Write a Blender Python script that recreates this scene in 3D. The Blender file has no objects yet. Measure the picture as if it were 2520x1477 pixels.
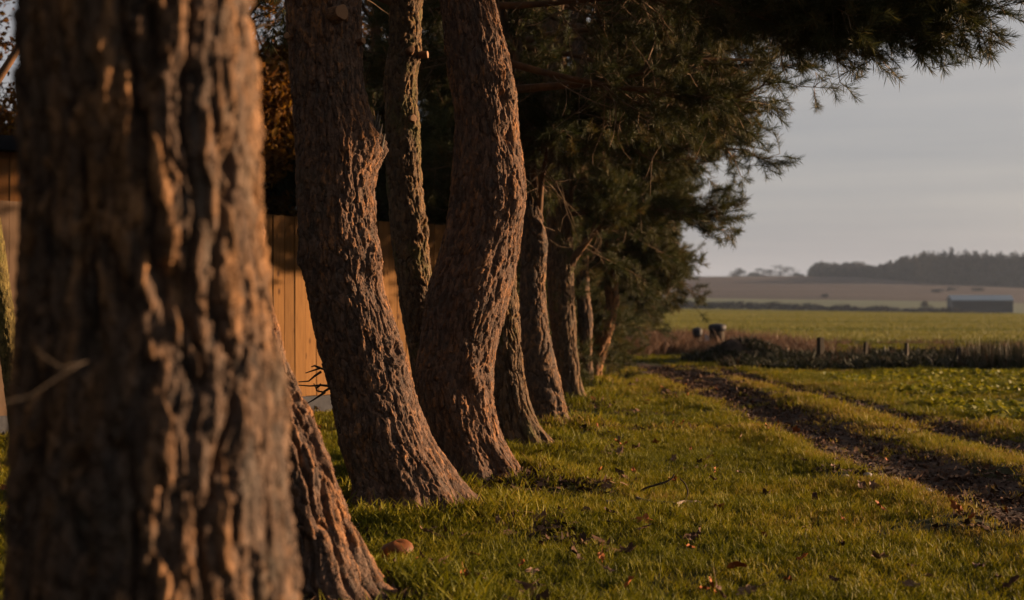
import bpy, math, random
import numpy as np
from mathutils import Vector

# ------------------------------------------------------------------ camera, sky, sun, exposure
SC = bpy.context.scene
COL = SC.collection
EYE, FPX, CX, HZ = 1.2, 3500.0, 1260.0, 745.0      # eye height and the lens, for working out where things stand

cam_data = bpy.data.cameras.new('camera')
cam_data.lens = 50.0
cam_data.sensor_width = 36.0
cam_data.clip_start = 0.05
cam_data.clip_end = 6000.0
cam_data.dof.use_dof = True
cam_data.dof.focus_distance = 8.4
cam_data.dof.aperture_fstop = 2.4
cam_data.dof.aperture_blades = 9
cam = bpy.data.objects.new('camera', cam_data)
cam.location = (0, 0, EYE)
cam.rotation_euler = (math.radians(90.0) + math.atan((HZ - 738.5) / FPX), 0, 0)
COL.objects.link(cam)
SC.camera = cam

SUN_EL, SUN_AZ = math.radians(8.5), math.radians(16.0)    # azimuth from +X (right), towards +Y positive
SUN_DIR = Vector((math.cos(SUN_EL) * math.cos(SUN_AZ), math.cos(SUN_EL) * math.sin(SUN_AZ), math.sin(SUN_EL)))

world = bpy.data.worlds.new('World')
SC.world = world
world.use_nodes = True
wn, wl = world.node_tree.nodes, world.node_tree.links
wn.clear()
sky = wn.new('ShaderNodeTexSky')
sky.sky_type = 'NISHITA'
sky.sun_disc = False
sky.sun_elevation = SUN_EL
sky.sun_rotation = math.pi / 2 - SUN_AZ
sky.air_density, sky.dust_density, sky.ozone_density = 1.0, 2.0, 1.0
tc = wn.new('ShaderNodeTexCoord')
mp = wn.new('ShaderNodeMapping')
mp.inputs['Scale'].default_value = (1.4, 1.4, 22.0)
mp.inputs['Rotation'].default_value = (0.03, -0.02, 0)
nz = wn.new('ShaderNodeTexNoise')
nz.inputs['Scale'].default_value = 2.2
nz.inputs['Detail'].default_value = 5.0
rmp = wn.new('ShaderNodeValToRGB')
rmp.color_ramp.elements[0].position = 0.36
rmp.color_ramp.elements[0].color = (2.02, 1.95, 2.08, 1)
rmp.color_ramp.elements[1].position = 0.64
rmp.color_ramp.elements[1].color = (2.42, 2.27, 2.29, 1)
mixw = wn.new('ShaderNodeMixRGB')
mixw.inputs[0].default_value = 0.86
bg = wn.new('ShaderNodeBackground')
bg.inputs['Strength'].default_value = 0.05
wo = wn.new('ShaderNodeOutputWorld')
wl.new(tc.outputs['Generated'], mp.inputs['Vector'])
wl.new(mp.outputs[0], nz.inputs['Vector'])
wl.new(nz.outputs['Fac'], rmp.inputs[0])
wl.new(sky.outputs[0], mixw.inputs[1])
wl.new(rmp.outputs[0], mixw.inputs[2])
wl.new(mixw.outputs[0], bg.inputs[0])
wl.new(bg.outputs[0], wo.inputs[0])

sun_data = bpy.data.lights.new('sun', 'SUN')
sun_data.energy = 5.0
sun_data.angle = math.radians(0.9)
sun_data.color = (1.0, 0.64, 0.37)
sun = bpy.data.objects.new('sun', sun_data)
sun.rotation_euler = SUN_DIR.to_track_quat('Z', 'Y').to_euler()
sun.location = (60, -4, 14)
COL.objects.link(sun)

SC.view_settings.view_transform = 'Standard'
SC.view_settings.look = 'None'
SC.view_settings.exposure = 1.8
SC.view_settings.gamma = 1.0
SC.view_settings.use_curve_mapping = False
SC.cycles.use_denoising = True
SC.cycles.max_bounces = 4
SC.cycles.diffuse_bounces = 2
SC.cycles.transmission_bounces = 3
SC.cycles.volume_bounces = 0
SC.cycles.transparent_max_bounces = 6

rng = np.random.default_rng(11)
R = math.radians


# ------------------------------------------------------------------ numeric helpers
def P(x, y, D):
    return ((x - CX) / FPX * D, D, EYE - (y - HZ) / FPX * D)


def _hash(ix, iy, iz, seed):
    with np.errstate(over='ignore'):
        h = (ix.astype(np.uint32) * np.uint32(374761393) + iy.astype(np.uint32) * np.uint32(668265263)
             + iz.astype(np.uint32) * np.uint32(2147483647 - 61) + np.uint32(seed * 974711 & 0xffffffff))
        h = (h ^ (h >> np.uint32(13))) * np.uint32(1274126177)
        h = h ^ (h >> np.uint32(16))
        h = h * np.uint32(2246822519)
        h = h ^ (h >> np.uint32(15))
    return (h & np.uint32(0xffffff)).astype(np.float64) / float(0xffffff)


def vnoise(x, y, z, seed=0):
    """value noise, -1..1"""
    x, y, z = np.broadcast_arrays(np.asarray(x, float), np.asarray(y, float), np.asarray(z, float))
    xi, yi, zi = np.floor(x).astype(np.int64), np.floor(y).astype(np.int64), np.floor(z).astype(np.int64)
    fx, fy, fz = x - xi, y - yi, z - zi
    fx, fy, fz = fx * fx * (3 - 2 * fx), fy * fy * (3 - 2 * fy), fz * fz * (3 - 2 * fz)
    out = 0
    for a in (0, 1):
        wx = fx if a else 1 - fx
        for b in (0, 1):
            wy = fy if b else 1 - fy
            for c in (0, 1):
                wz = fz if c else 1 - fz
                out = out + wx * wy * wz * _hash(xi + a, yi + b, zi + c, seed)
    return out * 2 - 1


def fbm(x, y, z, seed=0, octs=4, gain=0.5):
    s, a, t = 0, 1.0, 0
    for o in range(octs):
        k = 2.03 ** o
        s = s + a * vnoise(x * k, y * k, z * k, seed + o * 17)
        t += a
        a *= gain
    return s / t


def worley(u, v, nu, seed=0, jit=0.9):
    """cells on a cylinder: u in [0, nu) wraps; returns F1, F2, id"""
    iu, iv = np.floor(u).astype(np.int64), np.floor(v).astype(np.int64)
    f1 = np.full(u.shape, 9.0)
    f2 = np.full(u.shape, 9.0)
    cid = np.zeros(u.shape)
    zero = np.zeros_like(iu)
    for a in (-1, 0, 1):
        for b in (-1, 0, 1):
            cu, cv = iu + a, iv + b
            wu = np.mod(cu, nu)
            px = cu + 0.5 + (_hash(wu, cv + 1000, zero, seed) - 0.5) * jit
            py = cv + 0.5 + (_hash(wu, cv + 1000, zero + 7, seed) - 0.5) * jit
            d = np.hypot(px - u, py - v)
            idv = _hash(wu, cv + 1000, zero + 13, seed)
            near = d < f1
            f2 = np.where(near, f1, np.minimum(f2, d))
            cid = np.where(near, idv, cid)
            f1 = np.where(near, d, f1)
    return f1, f2, cid


def sstep(a, b, x):
    t = np.clip((x - a) / (b - a), 0, 1)
    return t * t * (3 - 2 * t)


# ------------------------------------------------------------------ object helpers
def tag(o, label=None, cat=None, group=None, kind=None):
    if label: o['label'] = label
    if cat: o['category'] = cat
    if group: o['group'] = group
    if kind: o['kind'] = kind
    return o


def link(o, parent=None):
    COL.objects.link(o)
    if parent is not None:
        o.parent = parent
    return o


def empty(name, loc=(0, 0, 0), rz=0.0):
    o = bpy.data.objects.new(name, None)
    o.empty_display_size = 0.1
    o.location = loc
    o.rotation_euler = (0, 0, rz)
    COL.objects.link(o)
    return o


def mesh_np(name, verts, faces, mat=None, smooth=True, attrs=None):
    """faces: array (n,3) or (n,4)"""
    verts = np.asarray(verts, np.float32)
    faces = np.asarray(faces, np.int32)
    me = bpy.data.meshes.new(name)
    k = faces.shape[1] if faces.size else 4
    me.vertices.add(len(verts))
    me.vertices.foreach_set('co', verts.ravel())
    if faces.size:
        me.loops.add(faces.size)
        me.loops.foreach_set('vertex_index', faces.ravel())
        me.polygons.add(len(faces))
        me.polygons.foreach_set('loop_start', np.arange(0, faces.size, k, dtype=np.int32))
        me.polygons.foreach_set('loop_total', np.full(len(faces), k, np.int32))
        me.polygons.foreach_set('use_smooth', np.full(len(faces), bool(smooth)))
    for an, av in (attrs or {}).items():
        at = me.attributes.new(an, 'FLOAT', 'POINT')
        at.data.foreach_set('value', np.asarray(av, np.float32))
    me.update(calc_edges=True)
    me.validate()
    if mat: me.materials.append(mat)
    return me


def obj(name, me, parent=None):
    return link(bpy.data.objects.new(name, me), parent)


def grid_faces(nr, nc, wrap=False):
    r = np.arange(nr - 1)[:, None]
    c = np.arange(nc if wrap else nc - 1)[None, :]
    c2 = (c + 1) % nc
    return np.stack([r * nc + c, r * nc + c2, (r + 1) * nc + c2, (r + 1) * nc + c], -1).reshape(-1, 4)


class Mesh:
    """collects boxes and tubes into one mesh (quads)"""
    def __init__(self):
        self.v, self.f, self.n = [], [], 0

    def add(self, v, f):
        self.v.append(np.asarray(v, float)); self.f.append(np.asarray(f) + self.n); self.n += len(v)

    def box(self, lo, hi, M=None):
        (a, b, c), (d, e, g) = lo, hi
        v = np.array([(a, b, c), (d, b, c), (d, e, c), (a, e, c), (a, b, g), (d, b, g), (d, e, g), (a, e, g)])
        if M is not None: v = v @ M.T
        self.add(v, [(0, 3, 2, 1), (4, 5, 6, 7), (0, 1, 5, 4), (1, 2, 6, 5), (2, 3, 7, 6), (3, 0, 4, 7)])

    def tube(self, pts, rad, n=5, cap=True):
        pts = np.asarray(pts, float)
        rad = np.broadcast_to(np.asarray(rad, float), (len(pts),))
        t = np.gradient(pts, axis=0)
        t /= np.linalg.norm(t, axis=1)[:, None] + 1e-9
        up = np.array((0.31, 0.17, 0.93))
        a = np.cross(t, up); a /= np.linalg.norm(a, axis=1)[:, None] + 1e-9
        b = np.cross(t, a)
        th = np.arange(n) / n * 2 * math.pi
        v = pts[:, None, :] + rad[:, None, None] * (a[:, None, :] * np.cos(th)[None, :, None] + b[:, None, :] * np.sin(th)[None, :, None])
        self.add(v.reshape(-1, 3), grid_faces(len(pts), n, True))

    def build(self, name, mat, parent=None, smooth=True):
        me = mesh_np(name, np.concatenate(self.v), np.concatenate(self.f), mat, smooth)
        return obj(name, me, parent)


# ------------------------------------------------------------------ materials
MATS = {}


def new_mat(name):
    m = bpy.data.materials.new(name)
    m.use_nodes = True
    nt = m.node_tree
    b = nt.nodes['Principled BSDF']
    MATS[name] = m
    return m, nt.nodes, nt.links, b


def ramp(nodes, stops):
    r = nodes.new('ShaderNodeValToRGB')
    e = r.color_ramp.elements
    while len(e) < len(stops): e.new(0.5)
    for k, (p, c) in enumerate(stops):
        e[k].position = p
        e[k].color = (c[0], c[1], c[2], 1)
    return r


def noise(nodes, links, scale, detail=4, rough=0.55, vec=None, dist=0.0):
    n = nodes.new('ShaderNodeTexNoise')
    n.inputs['Scale'].default_value = scale
    n.inputs['Detail'].default_value = detail
    n.inputs['Roughness'].default_value = rough
    n.inputs['Distortion'].default_value = dist
    if vec is not None: links.new(vec, n.inputs['Vector'])
    return n


def coords(nodes, links, scale=(1, 1, 1), space='Object'):
    if space == 'World':
        g = nodes.new('ShaderNodeNewGeometry'); out = g.outputs['Position']
    else:
        t = nodes.new('ShaderNodeTexCoord'); out = t.outputs[space]
    m = nodes.new('ShaderNodeMapping')
    m.inputs['Scale'].default_value = scale
    links.new(out, m.inputs['Vector'])
    return m.outputs[0]


def mix(nodes, links, fac, a, b, mode='MIX'):
    m = nodes.new('ShaderNodeMixRGB'); m.blend_type = mode
    for k, s in enumerate((fac, a, b)):
        if hasattr(s, 'is_output'): links.new(s, m.inputs[k])
        elif k == 0: m.inputs[0].default_value = s
        else: m.inputs[k].default_value = (s[0], s[1], s[2], 1)
    return m.outputs[0]


def bump(nodes, links, b, height, strength, dist):
    bp = nodes.new('ShaderNodeBump')
    bp.inputs['Strength'].default_value = strength
    bp.inputs['Distance'].default_value = dist
    links.new(height, bp.inputs['Height'])
    links.new(bp.outputs[0], b.inputs['Normal'])


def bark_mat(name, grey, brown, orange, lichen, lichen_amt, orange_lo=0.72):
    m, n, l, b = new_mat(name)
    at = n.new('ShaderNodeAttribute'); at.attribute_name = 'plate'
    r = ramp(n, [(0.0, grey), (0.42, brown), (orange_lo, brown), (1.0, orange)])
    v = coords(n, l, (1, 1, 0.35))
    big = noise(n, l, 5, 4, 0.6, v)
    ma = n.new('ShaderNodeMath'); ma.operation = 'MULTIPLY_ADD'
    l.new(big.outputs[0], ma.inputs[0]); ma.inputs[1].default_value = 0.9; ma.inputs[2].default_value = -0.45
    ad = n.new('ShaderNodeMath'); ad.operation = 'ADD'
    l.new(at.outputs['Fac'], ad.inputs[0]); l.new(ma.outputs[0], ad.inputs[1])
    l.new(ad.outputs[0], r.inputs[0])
    fine = noise(n, l, 60, 6, 0.65, v)
    fr = ramp(n, [(0.25, (0.62, 0.60, 0.58)), (0.75, (1.35, 1.33, 1.3))])
    l.new(fine.outputs[0], fr.inputs[0])
    c1 = mix(n, l, 1.0, r.outputs[0], fr.outputs[0], 'MULTIPLY')
    lv = noise(n, l, 5, 7, 0.72, coords(n, l, (1, 1, 0.6)))
    lr = ramp(n, [(0.54, (0, 0, 0)), (0.64, (lichen_amt,) * 3)])
    l.new(lv.outputs[0], lr.inputs[0])
    # thin scales: their edges and their slightly different tones
    wv = n.new('ShaderNodeVectorMath'); wv.operation = 'MULTIPLY_ADD'
    l.new(noise(n, l, 28, 3, 0.6, v).outputs['Color'], wv.inputs[0]); wv.inputs[1].default_value = (0.035, 0.035, 0.035)
    l.new(coords(n, l, (1, 1, 0.42)), wv.inputs[2])
    ve = n.new('ShaderNodeTexVoronoi'); ve.feature = 'DISTANCE_TO_EDGE'; ve.inputs['Scale'].default_value = 44
    vc = n.new('ShaderNodeTexVoronoi'); vc.feature = 'F1'; vc.inputs['Scale'].default_value = 44
    l.new(wv.outputs[0], ve.inputs['Vector']); l.new(wv.outputs[0], vc.inputs['Vector'])
    sep = n.new('ShaderNodeSeparateColor'); l.new(vc.outputs['Color'], sep.inputs[0])
    tone = ramp(n, [(0.0, (0.55, 0.55, 0.57)), (1.0, (1.45, 1.40, 1.34))]); l.new(sep.outputs[0], tone.inputs[0])
    c1 = mix(n, l, 1.0, c1, tone.outputs[0], 'MULTIPLY')
    er = ramp(n, [(0.0, (0, 0, 0)), (0.10, (1, 1, 1))]); l.new(ve.outputs['Distance'], er.inputs[0])
    hs_ = n.new('ShaderNodeMath'); hs_.operation = 'MULTIPLY_ADD'; hs_.inputs[1].default_value = 0.7
    l.new(er.outputs[0], hs_.inputs[0]); l.new(sep.outputs[1], hs_.inputs[2])
    ht = n.new('ShaderNodeMath'); ht.operation = 'MULTIPLY_ADD'; ht.inputs[1].default_value = 0.9
    l.new(fine.outputs[0], ht.inputs[0]); l.new(hs_.outputs[0], ht.inputs[2])
    c2 = mix(n, l, lr.outputs[0], c1, lichen)
    l.new(c2, b.inputs['Base Color'])
    b.inputs['Roughness'].default_value = 0.93
    b.inputs['Specular IOR Level'].default_value = 0.15
    bump(n, l, b, ht.outputs[0], 0.85, 0.006)
    return m


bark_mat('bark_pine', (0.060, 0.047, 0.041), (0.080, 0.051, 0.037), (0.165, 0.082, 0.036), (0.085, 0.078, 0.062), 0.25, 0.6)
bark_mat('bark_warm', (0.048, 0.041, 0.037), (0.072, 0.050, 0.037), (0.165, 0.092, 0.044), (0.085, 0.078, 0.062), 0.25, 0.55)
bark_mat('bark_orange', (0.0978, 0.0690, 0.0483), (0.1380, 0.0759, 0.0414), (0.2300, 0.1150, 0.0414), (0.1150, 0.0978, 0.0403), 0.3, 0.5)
bark_mat('bark_mossy', (0.060, 0.048, 0.036), (0.078, 0.053, 0.034), (0.14, 0.080, 0.034), (0.072, 0.070, 0.024), 0.7, 0.6)
bark_mat('bark_young', (0.07, 0.06, 0.022), (0.08, 0.064, 0.022), (0.10, 0.07, 0.022), (0.09, 0.082, 0.02), 0.8)


def simple(name, stops, scale=8, detail=4, vscale=(1, 1, 1), rough=0.85, bmp=None, space='Object', spec=0.12, dist=0.0):
    m, n, l, b = new_mat(name)
    v = coords(n, l, vscale, space)
    nn = noise(n, l, scale, detail, 0.6, v, dist)
    r = ramp(n, stops)
    l.new(nn.outputs[0], r.inputs[0])
    l.new(r.outputs[0], b.inputs['Base Color'])
    b.inputs['Roughness'].default_value = rough
    b.inputs['Specular IOR Level'].default_value = spec
    if bmp: bump(n, l, b, nn.outputs[0], bmp[0], bmp[1])
    return m


simple('twig_bark', [(0.3, (0.06, 0.042, 0.026)), (0.7, (0.15, 0.10, 0.06))], 14)
simple('limb_bark', [(0.3, (0.05, 0.032, 0.02)), (0.7, (0.13, 0.066, 0.03))], 10, 5, bmp=(0.5, 0.01))
simple('grey_stick', [(0.3, (0.045, 0.04, 0.034)), (0.7, (0.10, 0.085, 0.07))], 30, bmp=(0.4, 0.003))
simple('dark_stick', [(0.3, (0.02, 0.016, 0.013)), (0.7, (0.05, 0.038, 0.028))], 30)
simple('bleached_stick', [(0.3, (0.15, 0.11, 0.085)), (0.7, (0.25, 0.2, 0.16))], 30)
simple('concrete', [(0.3, (0.028, 0.030, 0.036)), (0.7, (0.045, 0.048, 0.056))], 20, 6, bmp=(0.2, 0.003))
simple('roof_edge', [(0.3, (0.008, 0.009, 0.012)), (0.7, (0.012, 0.013, 0.016))], 5, rough=0.8, spec=0.1)
simple('soil_heap', [(0.3, (0.016, 0.011, 0.009)), (0.7, (0.05, 0.032, 0.023))], 6, 6, bmp=(0.8, 0.03))
simple('post_wood', [(0.3, (0.0193, 0.0154, 0.0110)), (0.7, (0.0385, 0.0303, 0.0209))], 12, 5, (1, 1, 0.15), bmp=(0.4, 0.004))
simple('mushroom_cap', [(0.3, (0.085, 0.030, 0.010)), (0.7, (0.13, 0.048, 0.015))], 18, 5, (4, 1, 1), rough=0.55)
simple('mushroom_stem', [(0.3, (0.22, 0.18, 0.14)), (0.7, (0.32, 0.27, 0.2))], 18, 3)
simple('tub_plastic', [(0.3, (0.014, 0.015, 0.02)), (0.7, (0.025, 0.026, 0.033))], 8, rough=0.6)
simple('white_scrap', [(0.3, (0.3, 0.3, 0.32)), (0.7, (0.4, 0.4, 0.42))], 8)
simple('stone', [(0.3, (0.12, 0.11, 0.105)), (0.7, (0.22, 0.205, 0.19))], 20, 5, bmp=(0.4, 0.004))
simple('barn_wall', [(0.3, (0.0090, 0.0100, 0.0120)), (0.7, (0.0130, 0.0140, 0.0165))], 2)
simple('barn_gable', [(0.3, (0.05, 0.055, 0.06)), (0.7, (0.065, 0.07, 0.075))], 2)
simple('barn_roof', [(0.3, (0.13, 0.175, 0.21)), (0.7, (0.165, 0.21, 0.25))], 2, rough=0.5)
simple('far_foliage', [(0.3, (0.014, 0.014, 0.013)), (0.7, (0.032, 0.030, 0.026))], 0.25, 3, space='World')
simple('hedge_foliage', [(0.3, (0.0060, 0.0048, 0.0036)), (0.7, (0.0168, 0.0120, 0.0084))], 0.5, 3, space='World')


def cut_face_mat():
    m, n, l, b = new_mat('cut_wood')
    v = coords(n, l)
    w = n.new('ShaderNodeTexWave'); w.wave_type = 'RINGS'; w.rings_direction = 'Z'
    w.inputs['Scale'].default_value = 45; w.inputs['Distortion'].default_value = 2.5
    l.new(v, w.inputs['Vector'])
    r = ramp(n, [(0.0, (0.12, 0.056, 0.022)), (1.0, (0.20, 0.105, 0.044))])
    l.new(w.outputs[0], r.inputs[0]); l.new(r.outputs[0], b.inputs['Base Color'])
    b.inputs['Roughness'].default_value = 0.8


cut_face_mat()


def board_mat(name, c0, c1, knot):
    m, n, l, b = new_mat(name)
    oi = n.new('ShaderNodeObjectInfo')
    t = n.new('ShaderNodeTexCoord')
    cmb = n.new('ShaderNodeVectorMath'); cmb.operation = 'SCALE'
    ad = n.new('ShaderNodeVectorMath'); ad.operation = 'ADD'
    mul = n.new('ShaderNodeMath'); mul.operation = 'MULTIPLY'; mul.inputs[1].default_value = 37.0
    l.new(oi.outputs['Random'], mul.inputs[0])
    l.new(t.outputs['Object'], ad.inputs[0]); l.new(mul.outputs[0], ad.inputs[1])
    mp_ = n.new('ShaderNodeMapping'); mp_.inputs['Scale'].default_value = (1, 1, 0.06)
    l.new(ad.outputs[0], mp_.inputs['Vector'])
    g = noise(n, l, 55, 5, 0.6, mp_.outputs[0], 0.6)
    r = ramp(n, [(0.25, c0), (0.75, c1)])
    l.new(g.outputs[0], r.inputs[0])
    mpk = n.new('ShaderNodeMapping'); mpk.inputs['Scale'].default_value = (1, 1, 0.45)
    l.new(ad.outputs[0], mpk.inputs['Vector'])
    vk = n.new('ShaderNodeTexVoronoi'); vk.inputs['Scale'].default_value = 6.5
    l.new(mpk.outputs[0], vk.inputs['Vector'])
    kr = ramp(n, [(0.05, (1, 1, 1)), (0.14, (0, 0, 0))])
    l.new(vk.outputs['Distance'], kr.inputs[0])
    c = mix(n, l, kr.outputs[0], r.outputs[0], knot)
    hv = n.new('ShaderNodeMapRange'); hv.inputs[3].default_value = 0.80; hv.inputs[4].default_value = 1.15
    l.new(oi.outputs['Random'], hv.inputs[0])
    hs = n.new('ShaderNodeHueSaturation'); l.new(hv.outputs[0], hs.inputs['Value']); l.new(c, hs.inputs['Color'])
    l.new(hs.outputs[0], b.inputs['Base Color'])
    b.inputs['Roughness'].default_value = 0.85
    b.inputs['Specular IOR Level'].default_value = 0.08
    bump(n, l, b, g.outputs[0], 0.25, 0.002)


board_mat('fence_wood', (0.105, 0.050, 0.017), (0.185, 0.098, 0.034), (0.045, 0.02, 0.008))
board_mat('fence_wood_shaded', (0.07, 0.046, 0.03), (0.10, 0.066, 0.043), (0.04, 0.022, 0.014))  # fence boards again, with shade put into a greyer colour
board_mat('cladding_wood', (0.14, 0.062, 0.02), (0.20, 0.092, 0.03), (0.08, 0.03, 0.012))


def leafy(name, stops, patch=None, patch_scale=0.6, trans=0.25, rough=0.6, attr='tint'):
    """thin foliage: the ramp is read by each instance's own tint value"""
    m, n, l, b = new_mat(name)
    at = n.new('ShaderNodeAttribute'); at.attribute_name = attr; at.attribute_type = 'INSTANCER'
    at2 = n.new('ShaderNodeAttribute'); at2.attribute_name = 'blade'
    ma = n.new('ShaderNodeMath'); ma.operation = 'MULTIPLY_ADD'; ma.inputs[1].default_value = 0.35
    l.new(at2.outputs['Fac'], ma.inputs[0]); l.new(at.outputs['Fac'], ma.inputs[2])
    r = ramp(n, stops)
    l.new(ma.outputs[0], r.inputs[0])
    c = r.outputs[0]
    tr = n.new('ShaderNodeBsdfTranslucent')
    l.new(c, b.inputs['Base Color']); l.new(c, tr.inputs['Color'])
    b.inputs['Roughness'].default_value = rough
    b.inputs['Specular IOR Level'].default_value = 0.10
    mx = n.new('ShaderNodeMixShader'); mx.inputs[0].default_value = trans
    out = [q for q in n if q.type == 'OUTPUT_MATERIAL'][0]
    l.new(b.outputs[0], mx.inputs[1]); l.new(tr.outputs[0], mx.inputs[2]); l.new(mx.outputs[0], out.inputs[0])
    return m


leafy('grass_blade', [(0.0, (0.058, 0.066, 0.004)), (0.45, (0.122, 0.118, 0.005)), (0.85, (0.195, 0.158, 0.008)), (1.2, (0.20, 0.13, 0.032))], trans=0.3)
leafy('field_blade', [(0.0, (0.092, 0.098, 0.020)), (1.0, (0.15, 0.140, 0.034))], trans=0.3)
leafy('dry_blade', [(0.0, (0.07, 0.040, 0.022)), (1.0, (0.15, 0.09, 0.058))], trans=0.2)
leafy('bramble_blade', [(0.0, (0.007, 0.008, 0.004)), (0.55, (0.015, 0.019, 0.005)), (1.0, (0.042, 0.022, 0.011))], trans=0.15)
leafy('crop_leaf', [(0.0, (0.085, 0.095, 0.008)), (1.0, (0.21, 0.19, 0.010))], trans=0.3)
leafy('pine_needle', [(0.0, (0.024, 0.032, 0.011)), (0.6, (0.046, 0.047, 0.013)), (1.3, (0.088, 0.060, 0.017))], trans=0.25, rough=0.55)
leafy('beech_leaf', [(0.0, (0.0682, 0.0279, 0.0062)), (0.6, (0.1426, 0.0620, 0.0087)), (1.2, (0.1860, 0.0992, 0.0112))], trans=0.5)
leafy('litter_bit', [(0.0, (0.030, 0.018, 0.012)), (0.6, (0.075, 0.042, 0.027)), (1.2, (0.14, 0.08, 0.05))], trans=0.0, rough=0.9)


def ground_mat():
    m, n, l, b = new_mat('ground_turf')
    v = coords(n, l, (1, 1, 1), 'World')
    a = noise(n, l, 0.8, 6, 0.65, v)
    f = noise(n, l, 45, 5, 0.7, v)
    r = ramp(n, [(0.30, (0.024, 0.024, 0.008)), (0.55, (0.034, 0.036, 0.009)), (0.75, (0.042, 0.030, 0.013))])
    l.new(a.outputs[0], r.inputs[0])
    fr = ramp(n, [(0.25, (0.5, 0.5, 0.5)), (0.75, (1.4, 1.4, 1.4))])
    l.new(f.outputs[0], fr.inputs[0])
    l.new(mix(n, l, 1.0, r.outputs[0], fr.outputs[0], 'MULTIPLY'), b.inputs['Base Color'])
    b.inputs['Roughness'].default_value = 0.95; b.inputs['Specular IOR Level'].default_value = 0.1
    bump(n, l, b, f.outputs[0], 1.0, 0.03)

    m, n, l, b = new_mat('track_soil')
    v = coords(n, l, (1, 1, 1), 'World')
    a = noise(n, l, 2.2, 6, 0.65, v)
    f = noise(n, l, 70, 5, 0.7, v)
    r = ramp(n, [(0.3, (0.038, 0.027, 0.022)), (0.55, (0.062, 0.043, 0.034)), (0.75, (0.095, 0.062, 0.046))])
    l.new(a.outputs[0], r.inputs[0])
    fr = ramp(n, [(0.3, (0.45, 0.45, 0.45)), (0.7, (1.5, 1.5, 1.5))])
    l.new(f.outputs[0], fr.inputs[0])
    l.new(mix(n, l, 1.0, r.outputs[0], fr.outputs[0], 'MULTIPLY'), b.inputs['Base Color'])
    b.inputs['Roughness'].default_value = 0.95; b.inputs['Specular IOR Level'].default_value = 0.1
    bump(n, l, b, f.outputs[0], 1.0, 0.02)

    def field(name, stops, vs, sc, bs):
        m, n, l, b = new_mat(name)
        v = coords(n, l, vs, 'World')
        a = noise(n, l, sc, 5, 0.6, v)
        f = noise(n, l, 3.0, 6, 0.7, coords(n, l, (1, 1, 1), 'World'))
        r = ramp(n, stops)
        l.new(a.outputs[0], r.inputs[0])
        l.new(r.outputs[0], b.inputs['Base Color'])
        b.inputs['Roughness'].default_value = 0.95; b.inputs['Specular IOR Level'].default_value = 0.1
        bump(n, l, b, f.outputs[0], 1.0, bs)
    field('green_field_soil', [(0.35, (0.075, 0.084, 0.020)), (0.65, (0.115, 0.112, 0.030))], (0.012, 0.11, 1), 1.0, 0.5)
    field('ploughed_soil', [(0.35, (0.029, 0.022, 0.021)), (0.65, (0.042, 0.032, 0.030))], (0.006, 0.03, 1), 1.0, 0.6)
    field('pasture', [(0.35, (0.055, 0.070, 0.042)), (0.65, (0.075, 0.09, 0.055))], (0.006, 0.05, 1), 1.0, 0.5)


ground_mat()

# ------------------------------------------------------------------ the ground
# bases of the pines (x, y, radius of the mound around them)
BASES = [(-0.62, 2.65, 0.5), (-0.76, 5.5, 0.75), (-0.55, 8.0, 0.75), (-0.64, 9.7, 0.45), (-0.17, 9.35, 0.7), (0.10, 11.2, 0.7),
         (0.38, 13.6, 0.5), (0.67, 16.6, 0.5), (1.03, 20.0, 0.4), (1.16, 21.0, 0.4), (-3.95, 11.2, 0.4)]
RUT1 = np.array([(3.25, 1.0), (3.2, 5.0), (3.08, 8.9), (2.92, 10.8), (2.86, 14.5), (2.83, 18.3), (2.84, 22.5), (2.75, 25.5), (2.35, 27.2), (1.5, 28.0), (0.5, 28.3)])
RUT2 = np.array([(4.5, 1.0), (4.4, 6.0), (4.22, 11.8), (4.14, 15.5), (3.96, 18.7), (3.83, 22.7), (3.70, 25.2), (3.35, 26.6)])


def dense(poly, step=0.06):
    d = np.r_[0, np.cumsum(np.hypot(*np.diff(poly, axis=0).T))]
    s = np.arange(0, d[-1], step)
    q = np.stack([np.interp(s, d, poly[:, 0]), np.interp(s, d, poly[:, 1])], 1)
    k = 21
    pad = np.pad(q, ((k, k), (0, 0)), 'edge')
    ker = np.hanning(2 * k + 1); ker /= ker.sum()
    return np.stack([np.convolve(pad[:, c], ker, 'valid') for c in (0, 1)], 1)


RUT1D, RUT2D = dense(RUT1), dense(RUT2)


def rut_d(x, y, q):
    """distance to a rut's middle line"""
    x = np.asarray(x, float); y = np.asarray(y, float)
    out = np.full(x.shape, 9.0).ravel()
    xf, yf = x.ravel(), y.ravel()
    near = np.where((xf > -0.5) & (xf < 7) & (yf > 0) & (yf < 31))[0]
    for ch in np.array_split(near, max(1, len(near) // 3000)):
        if len(ch) == 0: continue
        d = np.min((xf[ch, None] - q[None, ::3, 0]) ** 2 + (yf[ch, None] - q[None, ::3, 1]) ** 2, axis=1)
        out[ch] = np.sqrt(d)
    return out.reshape(x.shape)


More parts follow.
